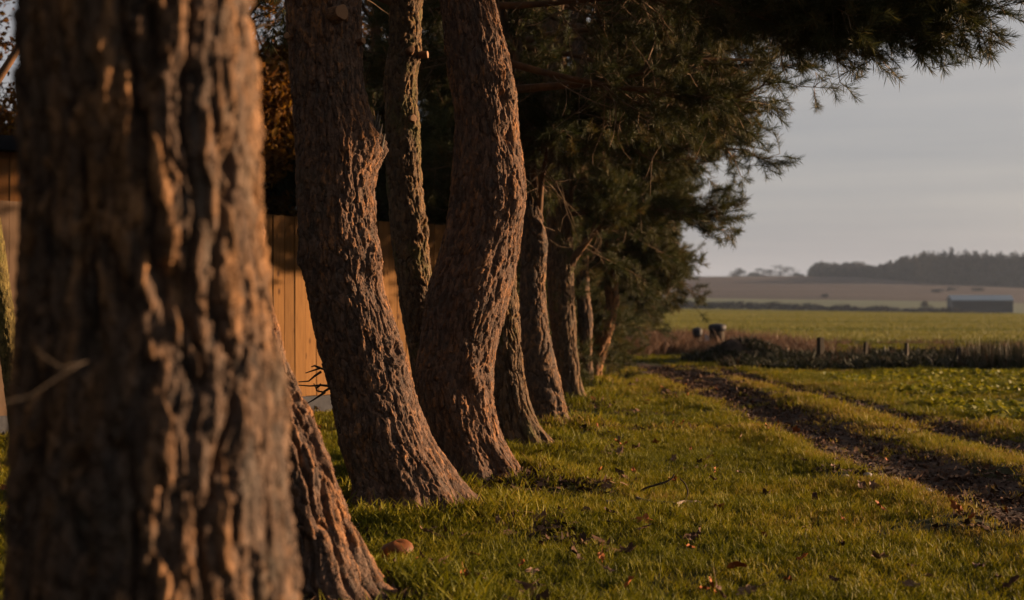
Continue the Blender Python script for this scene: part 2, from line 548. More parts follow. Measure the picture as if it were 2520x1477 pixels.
def gz(x, y, ruts=True):
    x = np.asarray(x, float); y = np.asarray(y, float)
    near = np.clip(1 - (y - 60) / 60, 0, 1)
    z = near * (0.030 * vnoise(x * 0.55, y * 0.55, 0, 3) + 0.014 * vnoise(x * 1.7, y * 1.7, 0, 5) + 0.006 * vnoise(x * 4.5, y * 4.5, 0, 6))
    for bx, by, br in BASES:
        z = z + 0.07 * np.exp(-((x - bx) ** 2 + (y - by) ** 2) / (br * br))
    z = z + 0.06 * np.exp(-(((x - 0.32) / 0.35) ** 2 + ((y - 9.0) / 0.4) ** 2))
    if ruts:
        z = z - 0.05 * np.exp(-(rut_d(x, y, RUT1D) / 0.42) ** 2) - 0.04 * np.exp(-(rut_d(x, y, RUT2D) / 0.3) ** 2)
        z = z + 0.03 * np.exp(-(((rut_d(x, y, RUT1D) - 0.62) / 0.2) ** 2))
    s = np.clip((y - 40) / 360, 0, 1)
    xx = np.clip(x, -10, 260)
    z = z - s * (0.0204 * (xx - 7))
    hill_top = 15.0 - 5.0 * sstep(165, 290, x)
    t = sstep(395, 860, y)
    z = z + t * (hill_top + 1.5 + 0.0204 * (xx - 7)) - sstep(1000, 1900, y) * 8
    z = z + np.clip((y - 430) / 300, 0, 1) * 0.6 * vnoise(x * 0.012, y * 0.012, 0, 8)
    return z


def axis(parts):
    return np.unique(np.concatenate([np.arange(a, b, s) for a, b, s in parts]))


gy = axis([(-40, 0, 5), (0, 4.5, 0.3), (4.5, 14, 0.08), (14, 30, 0.2), (30, 60, 1.0), (60, 420, 12), (420, 1000, 20), (1000, 2001, 100)])
gx = axis([(-1500, -300, 200), (-300, -30, 30), (-30, -6, 2), (-6, -2, 0.25), (-2, 5.6, 0.09), (5.6, 12, 0.4), (12, 40, 3), (40, 400, 20), (400, 1501, 150)])
GX, GY = np.meshgrid(gx, gy)
GZ = gz(GX, GY)
ground = obj('ground', mesh_np('ground', np.stack([GX, GY, GZ], -1).reshape(-1, 3), grid_faces(len(gy), len(gx)), MATS['ground_turf']))
tag(ground, 'mown grass turf under and beside the row of pines', 'ground', kind='structure')


def rut_mesh(q, w, seed, name, label):
    nx = 34
    t = np.gradient(q, axis=0); t /= np.linalg.norm(t, axis=1)[:, None]
    nrm = np.stack([t[:, 1], -t[:, 0]], 1)
    s = np.arange(len(q)) * 0.06
    wl_ = w * (1 + 0.45 * fbm(s * 0.7, 0, 0, seed) + 0.25 * vnoise(s * 3, 0, 0, seed + 1))
    wr_ = w * (1 + 0.45 * fbm(s * 0.7, 5, 0, seed) + 0.25 * vnoise(s * 3, 5, 0, seed + 1))
    k = np.linspace(-1, 1, nx)
    off = np.where(k[None, :] < 0, k[None, :] * wl_[:, None], k[None, :] * wr_[:, None])
    X = q[:, 0:1] + nrm[:, 0:1] * off
    Y = q[:, 1:2] + nrm[:, 1:2] * off
    Z = gz(X, Y) + 0.012 - 0.016 * np.abs(k[None, :]) ** 6 + 0.012 * (1 - np.abs(k[None, :]) ** 4) * (fbm(X * 9, Y * 9, 0, seed + 3) + 0.6 * vnoise(X * 26, Y * 26, 0, seed + 4))
    o = obj(name, mesh_np(name, np.stack([X, Y, Z], -1).reshape(-1, 3), grid_faces(len(q), nx), MATS['track_soil']))
    tag(o, label, 'track', kind='structure')


rut_mesh(RUT1D[40:], 0.46, 21, 'dirt_track', 'broad bare soil wheel rut curving in front of the dry grass')
rut_mesh(RUT2D[60:], 0.24, 22, 'dirt_track', 'narrow bare soil wheel rut beside the leafy yellow crop')


def drape(name, x0, x1, y0, y1, nx, ny, off, mat, label, skew=None):
    xs = np.linspace(x0, x1, nx)
    t = np.linspace(0, 1, ny)
    X, T = np.meshgrid(xs, t)
    Y0 = y0(X) if callable(y0) else y0
    Y1 = y1(X) if callable(y1) else y1
    Y = Y0 + (Y1 - Y0) * T
    Z = gz(X, Y, False) + off * sstep(0, 0.06, T) - 0.02 * (T < 0.001)
    o = obj(name, mesh_np(name, np.stack([X, Y, Z], -1).reshape(-1, 3), grid_faces(ny, nx), MATS[mat]))
    tag(o, label, 'field', kind='structure')


drape('green_field', -60, 420, 40, 402, 90, 90, 0.10, 'green_field_soil', 'wide green field of young cereal beyond the fence posts')
drape('pasture', -60, 460, 410, 540, 60, 14, 0.25, 'pasture', 'pale green pasture strip behind the hedgerow')
drape('ploughed_field', -60, 520, 541, lambda X: 862 - 150 * sstep(200, 262, X), 80, 30, 0.3, 'ploughed_soil', 'brown ploughed hillside below the distant wood')


# ------------------------------------------------------------------ scattering (only for masses nobody could count)
def scatter(name, pts, rot, scl, sources, tint, parent=None, label=None, cat=None, idx=None):
    pts = np.asarray(pts, np.float32)
    n = len(pts)
    me = bpy.data.meshes.new(name)
    me.vertices.add(n)
    me.vertices.foreach_set('co', pts.ravel())
    a = me.attributes.new('rot', 'FLOAT_VECTOR', 'POINT'); a.data.foreach_set('vector', np.asarray(rot, np.float32).ravel())
    a = me.attributes.new('scl', 'FLOAT', 'POINT'); a.data.foreach_set('value', np.asarray(scl, np.float32))
    a = me.attributes.new('tint', 'FLOAT', 'POINT'); a.data.foreach_set('value', np.asarray(tint, np.float32))
    a = me.attributes.new('pick', 'INT', 'POINT')
    a.data.foreach_set('value', np.asarray(rng.integers(0, len(sources), n) if idx is None else idx, np.int32))
    me.update()
    o = link(bpy.data.objects.new(name, me), parent)
    ng = bpy.data.node_groups.new(name + '_scatter', 'GeometryNodeTree')
    ng.interface.new_socket('Geometry', in_out='INPUT', socket_type='NodeSocketGeometry')
    ng.interface.new_socket('Geometry', in_out='OUTPUT', socket_type='NodeSocketGeometry')
    N, L = ng.nodes, ng.links
    gi, go = N.new('NodeGroupInput'), N.new('NodeGroupOutput')
    ip = N.new('GeometryNodeInstanceOnPoints')
    jg = N.new('GeometryNodeJoinGeometry')
    for s in sources:
        oi = N.new('GeometryNodeObjectInfo'); oi.inputs['Object'].default_value = s
        oi.inputs['As Instance'].default_value = True
        L.new(oi.outputs['Geometry'], jg.inputs[0])

    def na(nm, dt):
        q = N.new('GeometryNodeInputNamedAttribute'); q.data_type = dt; q.inputs['Name'].default_value = nm
        return q.outputs[0]
    e2r = N.new('FunctionNodeEulerToRotation')
    L.new(na('rot', 'FLOAT_VECTOR'), e2r.inputs[0])
    L.new(gi.outputs[0], ip.inputs['Points'])
    L.new(jg.outputs[0], ip.inputs['Instance'])
    ip.inputs['Pick Instance'].default_value = True
    L.new(na('pick', 'INT'), ip.inputs['Instance Index'])
    L.new(e2r.outputs[0], ip.inputs['Rotation'])
    L.new(na('scl', 'FLOAT'), ip.inputs['Scale'])
    L.new(ip.outputs[0], go.inputs[0])
    md = o.modifiers.new('scatter', 'NODES'); md.node_group = ng
    tag(o, label, cat, kind='stuff')
    return o


def source(name, verts, faces, mat, blade=None):
    me = mesh_np(name, verts, faces, MATS[mat], True, {'blade': blade} if blade is not None else None)
    return bpy.data.objects.new(name, me)


def tuft(name, nb, rad, h, w, lean, mat, seed, tip=0.25):
    r = np.random.default_rng(seed)
    V, F, B = [], [], []
    for k in range(nb):
        a, q = r.uniform(0, 6.283), rad * math.sqrt(r.uniform())
        bx, by = q * math.cos(a), q * math.sin(a)
        az = r.uniform(0, 6.283)
        hh = h * r.uniform(0.45, 1.1)
        ln = lean * r.uniform(0.2, 1.3) * hh
        face = az + r.normal(0, 0.9) + 1.57
        ww = w * r.uniform(0.7, 1.3)
        dx, dy = math.cos(az), math.sin(az)
        fx, fy = math.cos(face), math.sin(face)
        i = len(V)
        for t, wd in ((0, 0.8), (0.5, 1.0), (0.82, 0.6)):
            cx_, cy_, cz_ = bx + dx * ln * t * t, by + dy * ln * t * t, hh * t * (1 - 0.18 * lean * t)
            V += [(cx_ - fx * ww * wd, cy_ - fy * ww * wd, cz_), (cx_ + fx * ww * wd, cy_ + fy * ww * wd, cz_)]
        V.append((bx + dx * ln, by + dy * ln, hh * (1 - 0.18 * lean)))
        F += [(i, i + 1, i + 3), (i, i + 3, i + 2), (i + 2, i + 3, i + 5), (i + 2, i + 5, i + 4), (i + 4, i + 5, i + 6)]
        B += [r.uniform(-1, 1)] * 7
    return source(name, V, F, mat, B)


SPIN = lambda n, tilt=0.12: np.stack([rng.normal(0, tilt, n), rng.normal(0, tilt, n), rng.uniform(0, 6.283, n)], 1)


def area_points(x0, x1, y0, y1, dens, keep=None):
    n = int((x1 - x0) * (y1 - y0) * dens)
    x, y = rng.uniform(x0, x1, n), rng.uniform(y0, y1, n)
    if keep is not None:
        k = keep(x, y); x, y = x[k], y[k]
    return x, y


def crop_keep(x, y):
    e = 4.95 + 0.35 * fbm(y * 0.5, 0, 0, 88) + 0.02 * (y - 14)
    c = fbm(x * 0.9, y * 1.1, 0, 89)
    strip = ((y > 12.2) & (y < 17.2 - 0.10 * (x - 5))) | ((y > 18.3 + 0.1 * (x - 5)) & (y < 24.0))
    return (x > e) & strip & (c > -0.22)


def grass_keep(x, y):
    d1, d2 = rut_d(x, y, RUT1D), rut_d(x, y, RUT2D)
    wob = 0.12 * fbm(x * 2.2, y * 2.2, 0, 41)
    p = np.ones(x.shape)
    fw = 0.035 * np.maximum(y - 18, 0)
    p *= 0.03 + 0.97 * sstep(0.30 + fw, 0.62 + fw * 1.4, d1 + wob)
    p *= 0.08 + 0.92 * sstep(0.16, 0.34, d2 + wob)
    # needle litter beside the pine bases and a bare streak on the lawn
    sx, sy = x - 0.16, y - 7.35
    u, v = sx * 0.55 - sy * 0.83, sx * 0.83 + sy * 0.55
    p *= 1 - 0.9 * np.exp(-(u / 0.50) ** 2 - ((v + 0.06 * np.sin(u * 5)) / 0.085) ** 2)
    p *= 1 - 0.75 * np.exp(-((x - 0.05) / 0.30) ** 2 - ((y - 8.75) / 0.16) ** 2)
    for bx, by, br in BASES:
        d = np.hypot(x - bx, y - by)
        p *= 0.12 + 0.88 * sstep(br * 0.42, br * 0.85, d + wob)
    # thin bands where litter covers the turf
    band = fbm(x * 0.35, y * 0.9, 0, 47)
    p *= 1 - 0.75 * sstep(0.12, 0.40, band)
    p *= 1 - 0.6 * np.exp(-((y - 13.3 - 0.25 * np.sin(x * 1.7)) / 0.32) ** 2) * sstep(-0.2, 0.6, fbm(x * 1.1, y * 2, 0, 48) + 0.45)
    # soil strip in front of the timber fence
    fd = (x + 2.57) * -0.744 + (y - 15.0) * 0.668
    fs = (x + 2.57) * 0.668 + (y - 15.0) * 0.744
    p *= np.where(fs < 3.4, sstep(0.15, 0.7, -fd), 1)
    p *= np.where(crop_keep(x, y), 0.12, 1)
    return rng.uniform(0, 1, x.shape) < p


grass_src = [tuft('grass_tuft', 16, 0.045, 0.070, 0.0021, 0.7, 'grass_blade', 100 + k) for k in range(4)]
grass_mid = [tuft('grass_tuft_wide', 34, 0.10, 0.072, 0.0032, 0.7, 'grass_blade', 120 + k) for k in range(3)]
grass_far = [tuft('grass_tuft_broad', 40, 0.18, 0.085, 0.006, 0.7, 'grass_blade', 140 + k) for k in range(3)]


def grass_tint(x, y):
    t = 0.42 + 0.42 * fbm(x * 0.55, y * 0.8, 0, 51) + 0.30 * fbm(x * 2.5, y * 2.5, 0, 52)
    dry = 0.5 * np.exp(-(rut_d(x, y, RUT1D) / 0.75) ** 2) + 0.35 * np.exp(-(rut_d(x, y, RUT2D) / 0.6) ** 2)
    dry = dry + 0.5 * np.exp(-((y - 13.3 - 0.25 * np.sin(x * 1.7)) / 0.45) ** 2)
    return np.clip(t + dry * 0.8 + rng.normal(0, 0.09, x.shape), 0, 1.1)


def frustum(x, y, m=1.0):
    return (np.abs(x) < 0.37 * y + m)


def lay_grass(name, regions, src, label, s0, s1):
    xs, ys = [], []
    for (x0, x1, y0, y1, dn) in regions:
        x, y = area_points(x0, x1, y0, y1, dn, lambda a, b: frustum(a, b) & grass_keep(a, b))
        xs.append(x); ys.append(y)
    x, y = np.concatenate(xs), np.concatenate(ys)
    hgt = 1 + 0.35 * fbm(x * 1.3, y * 1.3, 0, 61)
    for bx, by, br in BASES:
        d = np.hypot(x - bx, y - by)
        hgt = hgt + 0.95 * np.exp(-((d - br * 0.75) / 0.16) ** 2)
    sc = rng.uniform(s0, s1, len(x)) * hgt
    return scatter(name, np.stack([x, y, gz(x, y) - 0.004], 1), SPIN(len(x)), sc, src, grass_tint(x, y), None, label, 'grass')


lay_grass('lawn_grass', [(-4.6, 5.6, 4.6, 12.5, 460)], grass_src, 'short yellow-green grass of the lawn around the pine roots', 0.65, 1.15)
lay_grass('lawn_grass', [(-6.5, 9.5, 12.5, 23, 110)], grass_mid, 'softer short grass of the lawn beside the wheel ruts', 0.7, 1.2)
lay_grass('lawn_grass', [(-3, 16, 23, 40, 60)], grass_far, 'rough grass verge in front of the fence posts', 0.5, 1.0)

# ------------------------------------------------------------------ pines
TH_CAM = -math.pi / 2


def smooth1(a, k):
    if k < 1: return a
    ker = np.hanning(2 * k + 3)[1:-1]; ker /= ker.sum()
    return np.convolve(np.pad(a, (k, k), 'edge'), ker, 'valid')


class Trunk:
    """bark-covered stem from outline readings: left and right edge (x) at each height row (y), at distance D"""
    def __init__(self, D, left, right, top, dz_fine, z_fine, nth, seed, plate=(0.05, 0.13), depth=0.013, flake=0.004,
                 feats=(), lobes=0.10, dz_coarse=0.03, lean_y=0.0, twist=0.0):
        zc = lambda y: EYE - (np.asarray(y, float) - HZ) / FPX * D
        l = np.array(left, float); r = np.array(right, float)
        zl, zr = zc(l[:, 1])[::-1], zc(r[:, 1])[::-1]
        xl, xr = ((l[:, 0] - CX) / FPX * D)[::-1], ((r[:, 0] - CX) / FPX * D)[::-1]
        zs = np.unique(np.r_[np.arange(-0.12, z_fine[0], dz_coarse), np.arange(z_fine[0], z_fine[1], dz_fine), np.arange(z_fine[1], top, dz_coarse * 1.5), top])
        zz = np.linspace(-0.12, top, 600)
        k = 7
        XL, XR = smooth1(np.interp(zz, zl, xl), k), smooth1(np.interp(zz, zr, xr), k)
        # taper above the last reading
        zt = min(zl[-1], zr[-1])
        wid = np.where(zz > zt, np.interp(zt, zz, XR - XL) * (1 - 0.75 * (zz - zt) / max(top - zt, 0.1)), XR - XL)
        mid = (XL + XR) / 2
        self.zz, self.mid, self.rad, self.D, self.lean_y = zz, mid, wid / 2, D, lean_y
        xm, rr = np.interp(zs, zz, mid), np.interp(zs, zz, wid / 2)
        th = np.arange(nth) / nth * 2 * math.pi
        TH, Z = np.meshgrid(th, zs)
        RR = np.repeat(rr[:, None], nth, 1)
        rmean = float(np.median(rr))
        # bark
        cxn, syn = np.cos(TH) * rmean, np.sin(TH) * rmean
        if twist:
            cxn, syn = np.cos(TH + twist * 6.283 * Z) * rmean, np.sin(TH + twist * 6.283 * Z) * rmean
        w1 = fbm(cxn * 9, syn * 9, Z * 5, seed, 3)
        w2 = fbm(cxn * 9, syn * 9, Z * 5, seed + 5, 2)
        w3 = fbm(cxn * 40, syn * 40, Z * 22, seed + 9, 3)
        # long braided fissures: zero lines of a noise stretched along the stem
        k1, k2 = 0.62 / plate[0], 0.62 / plate[1]
        n1 = fbm(cxn * k1 + 0.55 * w1, syn * k1 + 0.55 * w2, Z * k2 + 0.5 * w1, seed + 21, 2, 0.55) + 0.10 * w3
        fis = sstep(0.0, 0.17, np.abs(n1))
        ridge = np.clip(np.abs(n1) * 1.6, 0, 1)
        # scales lying on the ridges, with ragged stepped edges
        nu = max(7, int(round(2 * math.pi * rmean / (plate[0] * 0.62))))
        U = TH / (2 * math.pi) * nu + 0.8 * w1 + 0.55 * w3 + twist * Z * nu
        Vv = Z / (plate[1] * 0.50) + 0.8 * w2 + 0.6 * w3
        f1, f2, cid = worley(np.mod(U, nu), Vv, nu, seed)
        edge = sstep(0.0, 0.10, f2 - f1)
        nu2 = int(nu * 2.2)
        g1, g2, gid = worley(np.mod(U * nu2 / nu + 0.4 * w3, nu2), Vv * 2.4, nu2, seed + 3)
        gedge = sstep(0.0, 0.12, g2 - g1)
        h = depth * (0.95 * fis + 0.55 * ridge - 1.0)
        h = h + flake * (1.9 * (cid - 0.5) + 0.7 * edge) * (0.3 + 0.7 * fis)
        h = h + flake * 0.55 * (1.6 * (gid - 0.5) + 0.6 * gedge)
        h = h + 0.012 * fbm(cxn * 4, syn * 4, Z * 2.2, seed + 12, 2) + flake * 0.8 * w3 + 0.0022 * vnoise(cxn * 160, syn * 160, Z * 90, seed + 15)
        # root lobes
        h = h + RR * lobes * np.exp(-np.maximum(Z, 0) / 0.24) * (0.6 * np.sin(TH * 5 + seed) + 0.6 * np.sin(TH * 8 + seed * 2.0) + 0.3 * np.sin(TH * 3 + seed * 3))
        for (fx, fy, fr, amp, ring) in feats:
            z0 = float(zc(fy)); xmf = float(np.interp(z0, zz, mid)); rf = float(np.interp(z0, zz, wid / 2))
            c = np.clip(((fx - CX) / FPX * D - xmf) / rf, -1, 1)
            t0 = -math.acos(c)
            dth = (TH - t0 + math.pi) % (2 * math.pi) - math.pi
            dd = np.hypot(dth * rf, (Z - z0) / 1.5) / fr
            dd = dd * (1 + 0.25 * w3)
            if ring: h = h + amp * (np.exp(-((dd - 1) / 0.35) ** 2) - 0.9 * np.exp(-(dd / 0.6) ** 2))
            else: h = h + amp * np.exp(-dd ** 2) * (1 + 0.5 * w3)
        X = xm[:, None] + (RR + h) * np.cos(TH)
        Y = D + lean_y * Z + (RR + h) * np.sin(TH)
        self.verts = np.stack([X, Y, Z], -1).reshape(-1, 3)
        self.faces = grid_faces(len(zs), nth, True)
        self.plate = np.clip(0.55 * cid + 0.45 * gid + 0.25 * w2, 0, 1).ravel()
        self.nth = nth

    def centre(self, z):
        return np.array((np.interp(z, self.zz, self.mid), self.D + self.lean_y * z, z))

    def radius(self, z):
        return float(np.interp(z, self.zz, self.rad))

    def build(self, mat, parent):
        o = obj('trunk', mesh_np('trunk', self.verts, self.faces, MATS[mat], True, {'plate': self.plate}), parent)
        return o

    def stub(self, parent, x, y, rad_px, length, aim, name='branch_stub'):
        z = EYE - (y - HZ) / FPX * self.D
        c = self.centre(z)
        d = Vector(aim).normalized()
        q = d.to_track_quat('Z', 'Y')
        a = math.atan2(d.y, d.x)
        rr = self.radius(z)
        # start inside the stem on the side the stub points to
        xo = (x - CX) / FPX * self.D
        cs = max(-0.95, min(0.95, (xo - c[0]) / rr))
        surf = Vector((c[0] + rr * cs, c[1] - rr * math.sqrt(1 - cs * cs), z))
        rad = rad_px / FPX * self.D
        n = 18
        th = np.arange(n) / n * 2 * math.pi
        wob = 1 + 0.07 * np.sin(th * 3 + x) + 0.05 * np.sin(th * 5 + y)
        rows = []
        for zz_, k in ((-0.06, 1.35), (0.0, 1.2), (length * 0.5, 1.05), (length, 1.0)):
            rows.append(np.stack([rad * k * wob * np.cos(th), rad * k * wob * np.sin(th), np.full(n, zz_)], 1))
        st = obj(name, mesh_np(name, np.concatenate(rows), grid_faces(4, n, True), MATS['bark_orange'], True, {'plate': np.full(4 * n, 0.5)}), parent)
        st.location = surf; st.rotation_mode = 'QUATERNION'; st.rotation_quaternion = q
        ring = [np.stack([rad * k * wob * np.cos(th), rad * k * wob * np.sin(th), np.full(n, length + dz)], 1) for k, dz in ((1.0, 0.0), (0.93, 0.003), (0.5, 0.004), (0.02, 0.004))]
        obj('cut_face', mesh_np('cut_face', np.concatenate(ring), grid_faces(4, n, True), MATS['cut_wood'], False), st)


def ground_empty(name, t):
    e = empty(name, (0, 0, 0))
    return e


# needle shoots
def shoot(name, seed, n=84, ln=0.17, nl=0.082, wid=0.0013, spread=(0.55, 1.35)):
    r = np.random.default_rng(seed)
    V, F, B = [], [], []
    bend = r.uniform(-0.25, 0.25, 2)
    for k in range(n):
        t = r.uniform(0.15, 1.0) ** 0.8
        base = np.array((bend[0] * t * t * ln, bend[1] * t * t * ln, t * ln))
        az = r.uniform(0, 6.283)
        po = r.uniform(*spread) * (1.12 - 0.5 * t)
        d = np.array((math.sin(po) * math.cos(az), math.sin(po) * math.sin(az), math.cos(po)))
        sd = np.cross(d, r.normal(size=3)); sd /= np.linalg.norm(sd)
        L_ = nl * r.uniform(0.7, 1.15)
        sag = np.cross(sd, d) * r.uniform(-0.12, 0.12) * L_
        i = len(V)
        V += [base - sd * wid, base + sd * wid, base + d * L_ * 0.55 + sag * 0.5 + sd * wid * 0.9, base + d * L_ + sag * 1.6]
        F += [(i, i + 1, i + 2), (i, i + 2, i + 3)]
        B += [r.uniform(-1, 1)] * 4
    # the twig itself
    i = len(V)
    for t in (0, 0.5, 1.0):
        for a in range(3):
            V.append(np.array((bend[0] * t * t * ln + 0.003 * math.cos(a * 2.094), bend[1] * t * t * ln + 0.003 * math.sin(a * 2.094), t * ln)))
            B.append(1.0)
    for rr in (0, 3):
        for a in range(3):
            b_ = (a + 1) % 3
            F += [(i + rr + a, i + rr + b_, i + rr + 3 + b_), (i + rr + a, i + rr + 3 + b_, i + rr + 3 + a)]
    return source(name, V, F, 'pine_needle', B)


SHOOTS = [shoot('needle_shoot', 200 + k) for k in range(4)]
SHOOTS_FAR = [shoot('needle_shoot_far', 210 + k, 78, 0.19, 0.095, 0.0020) for k in range(3)]


def euler_to(d):
    d = d / (np.linalg.norm(d, axis=1)[:, None] + 1e-9)
    return np.stack([np.zeros(len(d)), np.arccos(np.clip(d[:, 2], -1, 1)), np.arctan2(d[:, 1], d[:, 0])], 1)


def curve_pts(a, b, sag, n=8, wob=0.05, r=None):
    t = np.linspace(0, 1, n)[:, None]
    a, b = np.asarray(a, float), np.asarray(b, float)
    p = a + (b - a) * t
    p[:, 2] += sag * 4 * t[:, 0] * (1 - t[:, 0])
    if r is not None:
        L_ = np.linalg.norm(b - a)
        off = r.normal(0, wob * L_, (4, 3)); off[0] = 0
        tt = np.linspace(0, 1, 4)
        for c in range(3):
            p[:, c] += np.interp(t[:, 0], tt, off[:, c]) * t[:, 0] * (1.2 - t[:, 0])
    return p


def pine_crown(parent, limbs, seed, nsub=15, nsh=16, far=False, sub_len=(0.45, 1.0), start=0.3, limb_mat='limb_bark', twigs=20, scale=1.0):
    """limbs: list of (base, tip, base radius); needles as one mass, each limb a mesh"""
    r = np.random.default_rng(seed)
    pts, dirs = [], []
    br = Mesh()
    tw = Mesh()
    for base, tip, rad in limbs:
        L_ = float(np.linalg.norm(np.asarray(tip) - np.asarray(base)))
        p = curve_pts(base, tip, r.uniform(-0.05, 0.10) * L_, 10, 0.05, r)
        m = Mesh(); m.tube(p, np.linspace(rad, 0.008, 10), 8)
        m.build('limb', MATS[limb_mat], parent)
        tt = np.linspace(0, 1, 10)
        main = p[-1] - p[0]; main /= np.linalg.norm(main)
        for k in range(nsub):
            t = start + (1 - start) * (k + r.uniform(0.2, 0.8)) / nsub
            o = np.array([np.interp(t, tt, p[:, c]) for c in range(3)])
            side = 1 if k % 2 else -1
            h = np.cross(main, (0, 0, 1.0)); h /= np.linalg.norm(h) + 1e-9
            d = main * r.uniform(0.35, 1.0) + h * side * r.uniform(0.2, 1.0) + np.array((0, 0, 1.0)) * r.normal(0.05, 0.38)
            d /= np.linalg.norm(d)
            ln = r.uniform(*sub_len) * (1.1 - 0.45 * t) * scale
            e = o + d * ln
            q = curve_pts(o, e, r.normal(0, 0.07) * ln, 5, 0.08, r)
            br.tube(q, np.linspace(0.009, 0.0035, 5), 4)
            for s in range(nsh):
                u = r.uniform(0.22, 1.0) if s > 3 else r.uniform(0.9, 1.0)
                c0 = np.array([np.interp(u * 4, np.arange(5), q[:, c]) for c in range(3)])
                dd = d * 0.8 + r.normal(0, 0.55, 3) + np.array((0, 0, 0.18))
                dd /= np.linalg.norm(dd)
                side_ln = r.uniform(0.0, 0.22) * (0 if s < 2 else 1)
                c1 = c0 + r.normal(0, 1, 3) * side_ln * 0.6
                if side_ln > 0.1: br.tube(np.array([c0, (c0 + c1) / 2 + r.normal(0, 0.015, 3), c1]), [0.004, 0.0035, 0.003], 3)
                pts.append(c1); dirs.append(dd)
        # bare dead twigs hanging below
        for k in range(int(twigs)):
            t = r.uniform(0.15, 0.9)
            o = np.array([np.interp(t, tt, p[:, c]) for c in range(3)])
            d = r.normal(0, 1, 3); d[2] = -abs(d[2]) * 0.6; d /= np.linalg.norm(d)
            pp = [o]
            cur = d.copy(); bendv = r.normal(0, 0.33, 3)
            n = int(r.integers(6, 11))
            stp = r.uniform(0.05, 0.10)
            for s in range(n):
                cur = cur + bendv * 0.5 + r.normal(0, 0.16, 3); cur /= np.linalg.norm(cur)
                pp.append(pp[-1] + cur * stp)
            tw.tube(np.array(pp), np.linspace(0.0058, 0.0022, len(pp)), 4)
            if r.uniform() < 0.6:
                j = int(r.integers(2, n)); q0 = pp[j]; cur2 = cur + r.normal(0, 0.7, 3); cur2 /= np.linalg.norm(cur2)
                q = [q0 + cur2 * 0.05 * s + np.array((0, 0, 0.01 * s * s * r.uniform(-1, 1))) for s in range(5)]
                tw.tube(np.array(q), np.linspace(0.003, 0.0014, 5), 3)
    pts, dirs = np.array(pts), np.array(dirs)
    if br.n: tag(br.build('branch_spray', MATS['twig_bark'], parent), kind='stuff')
    if tw.n: tag(tw.build('dead_twig_tangle', MATS['twig_bark'], parent), kind='stuff')
    n = len(pts)
    tint = np.clip(r.normal(0.38, 0.22, n), 0, 1)
    return scatter('crown', pts, euler_to(dirs), r.uniform(0.75, 1.25, n), SHOOTS_FAR if far else SHOOTS, tint, parent)


def limbs_for(t, seed, right, left, up, z_out):
    """limbs from a stem: right/left = (count, xlo, xhi, zlo, zhi, yspread)"""
    r = np.random.default_rng(seed)
    out = []
    for side in (right, left, up):
        if not side: continue
        n, x0, x1, z0, z1, ys = side
        for k in range(n):
            f = (k + r.uniform(0.1, 0.9)) / n
            tip = np.array((r.uniform(x0, x1), t.D + r.uniform(-ys, ys), z0 + (z1 - z0) * f))
            zb = min(z_out[1], max(z_out[0], tip[2] + r.uniform(-0.5, 0.5)))
            b = t.centre(zb)
            d = tip - b; d[2] = 0
            b = b + d / np.linalg.norm(d) * t.radius(zb) * 0.55
            ln = float(np.linalg.norm(tip - b))
            out.append((b, tip, 0.016 + 0.008 * ln))
    return out


GP = 'pines standing in one row along the lawn'


def pine(label):
    return tag(empty('pine_tree'), label, 'tree', GP)


# 1: broad stem close by
t = Trunk(2.65, [(52, -700), (66, 0), (80, 300), (94, 520), (84, 850), (72, 1150), (66, 1477), (30, 2000), (-40, 2330)],
          [(575, -700), (598, 0), (610, 300), (626, 560), (648, 760), (664, 900), (676, 1150), (700, 1477), (770, 2000), (860, 2330)],
          6.5, 0.006, (0.55, 1.85), 360, 3, (0.031, 0.25), 0.020, 0.009,
          feats=[(590, 1120, 0.05, 0.012, 1), (505, 560, 0.045, 0.01, 0)], dz_coarse=0.02)
o = pine('thickest pine trunk with deep vertical bark ridges glowing amber, overlapping the next trunk base')
t.build('bark_warm', o); T1 = t
m = Mesh(); m.tube([P(215, 890, 2.33), P(150, 905, 2.25), P(120, 885, 2.2), P(85, 858, 2.16)], [0.0012, 0.001, 0.001, 0.0007], 5); m.build('twig', MATS['dark_stick'], o)
m = Mesh(); m.tube([P(205, 893, 2.33), P(140, 930, 2.25), P(75, 975, 2.2), P(0, 992, 2.12), P(-60, 985, 2.05)], [0.0012, 0.001, 0.001, 0.0008, 0.0006], 5); m.build('twig', MATS['dark_stick'], o)
pine_crown(o, limbs_for(t, 301, (2, 1.4, 2.3, 4.4, 5.6, 1.0), (3, -3.0, -2.0, 4.0, 6.0, 1.2), None, (3.4, 6.0)), 401, 12, 10, twigs=4)

# 2: flared base half hidden behind it
t = Trunk(5.55, [(330, -700), (360, 0), (400, 400), (430, 700), (470, 900), (505, 1050), (540, 1200), (560, 1350), (520, 1470), (470, 1530)],
          [(560, -700), (590, 0), (620, 400), (650, 700), (693, 880), (742, 985), (800, 1130), (832, 1235), (872, 1330), (925, 1435), (985, 1480), (1040, 1520)],
          6.8, 0.005, (0.0, 1.5), 320, 7, (0.030, 0.19), 0.030, 0.007, lobes=0.13, twist=-0.06)
o = pine('leaning pine with deeply furrowed twisting bark, its base half hidden by the thickest trunk')
t.build('bark_pine', o); T1B = t
pine_crown(o, limbs_for(t, 302, (2, 1.2, 2.4, 4.6, 6.0, 1.0), (2, -3.4, -2.4, 4.0, 6.0, 1.2), None, (3.4, 6.2)), 402, 12, 10, twigs=4)

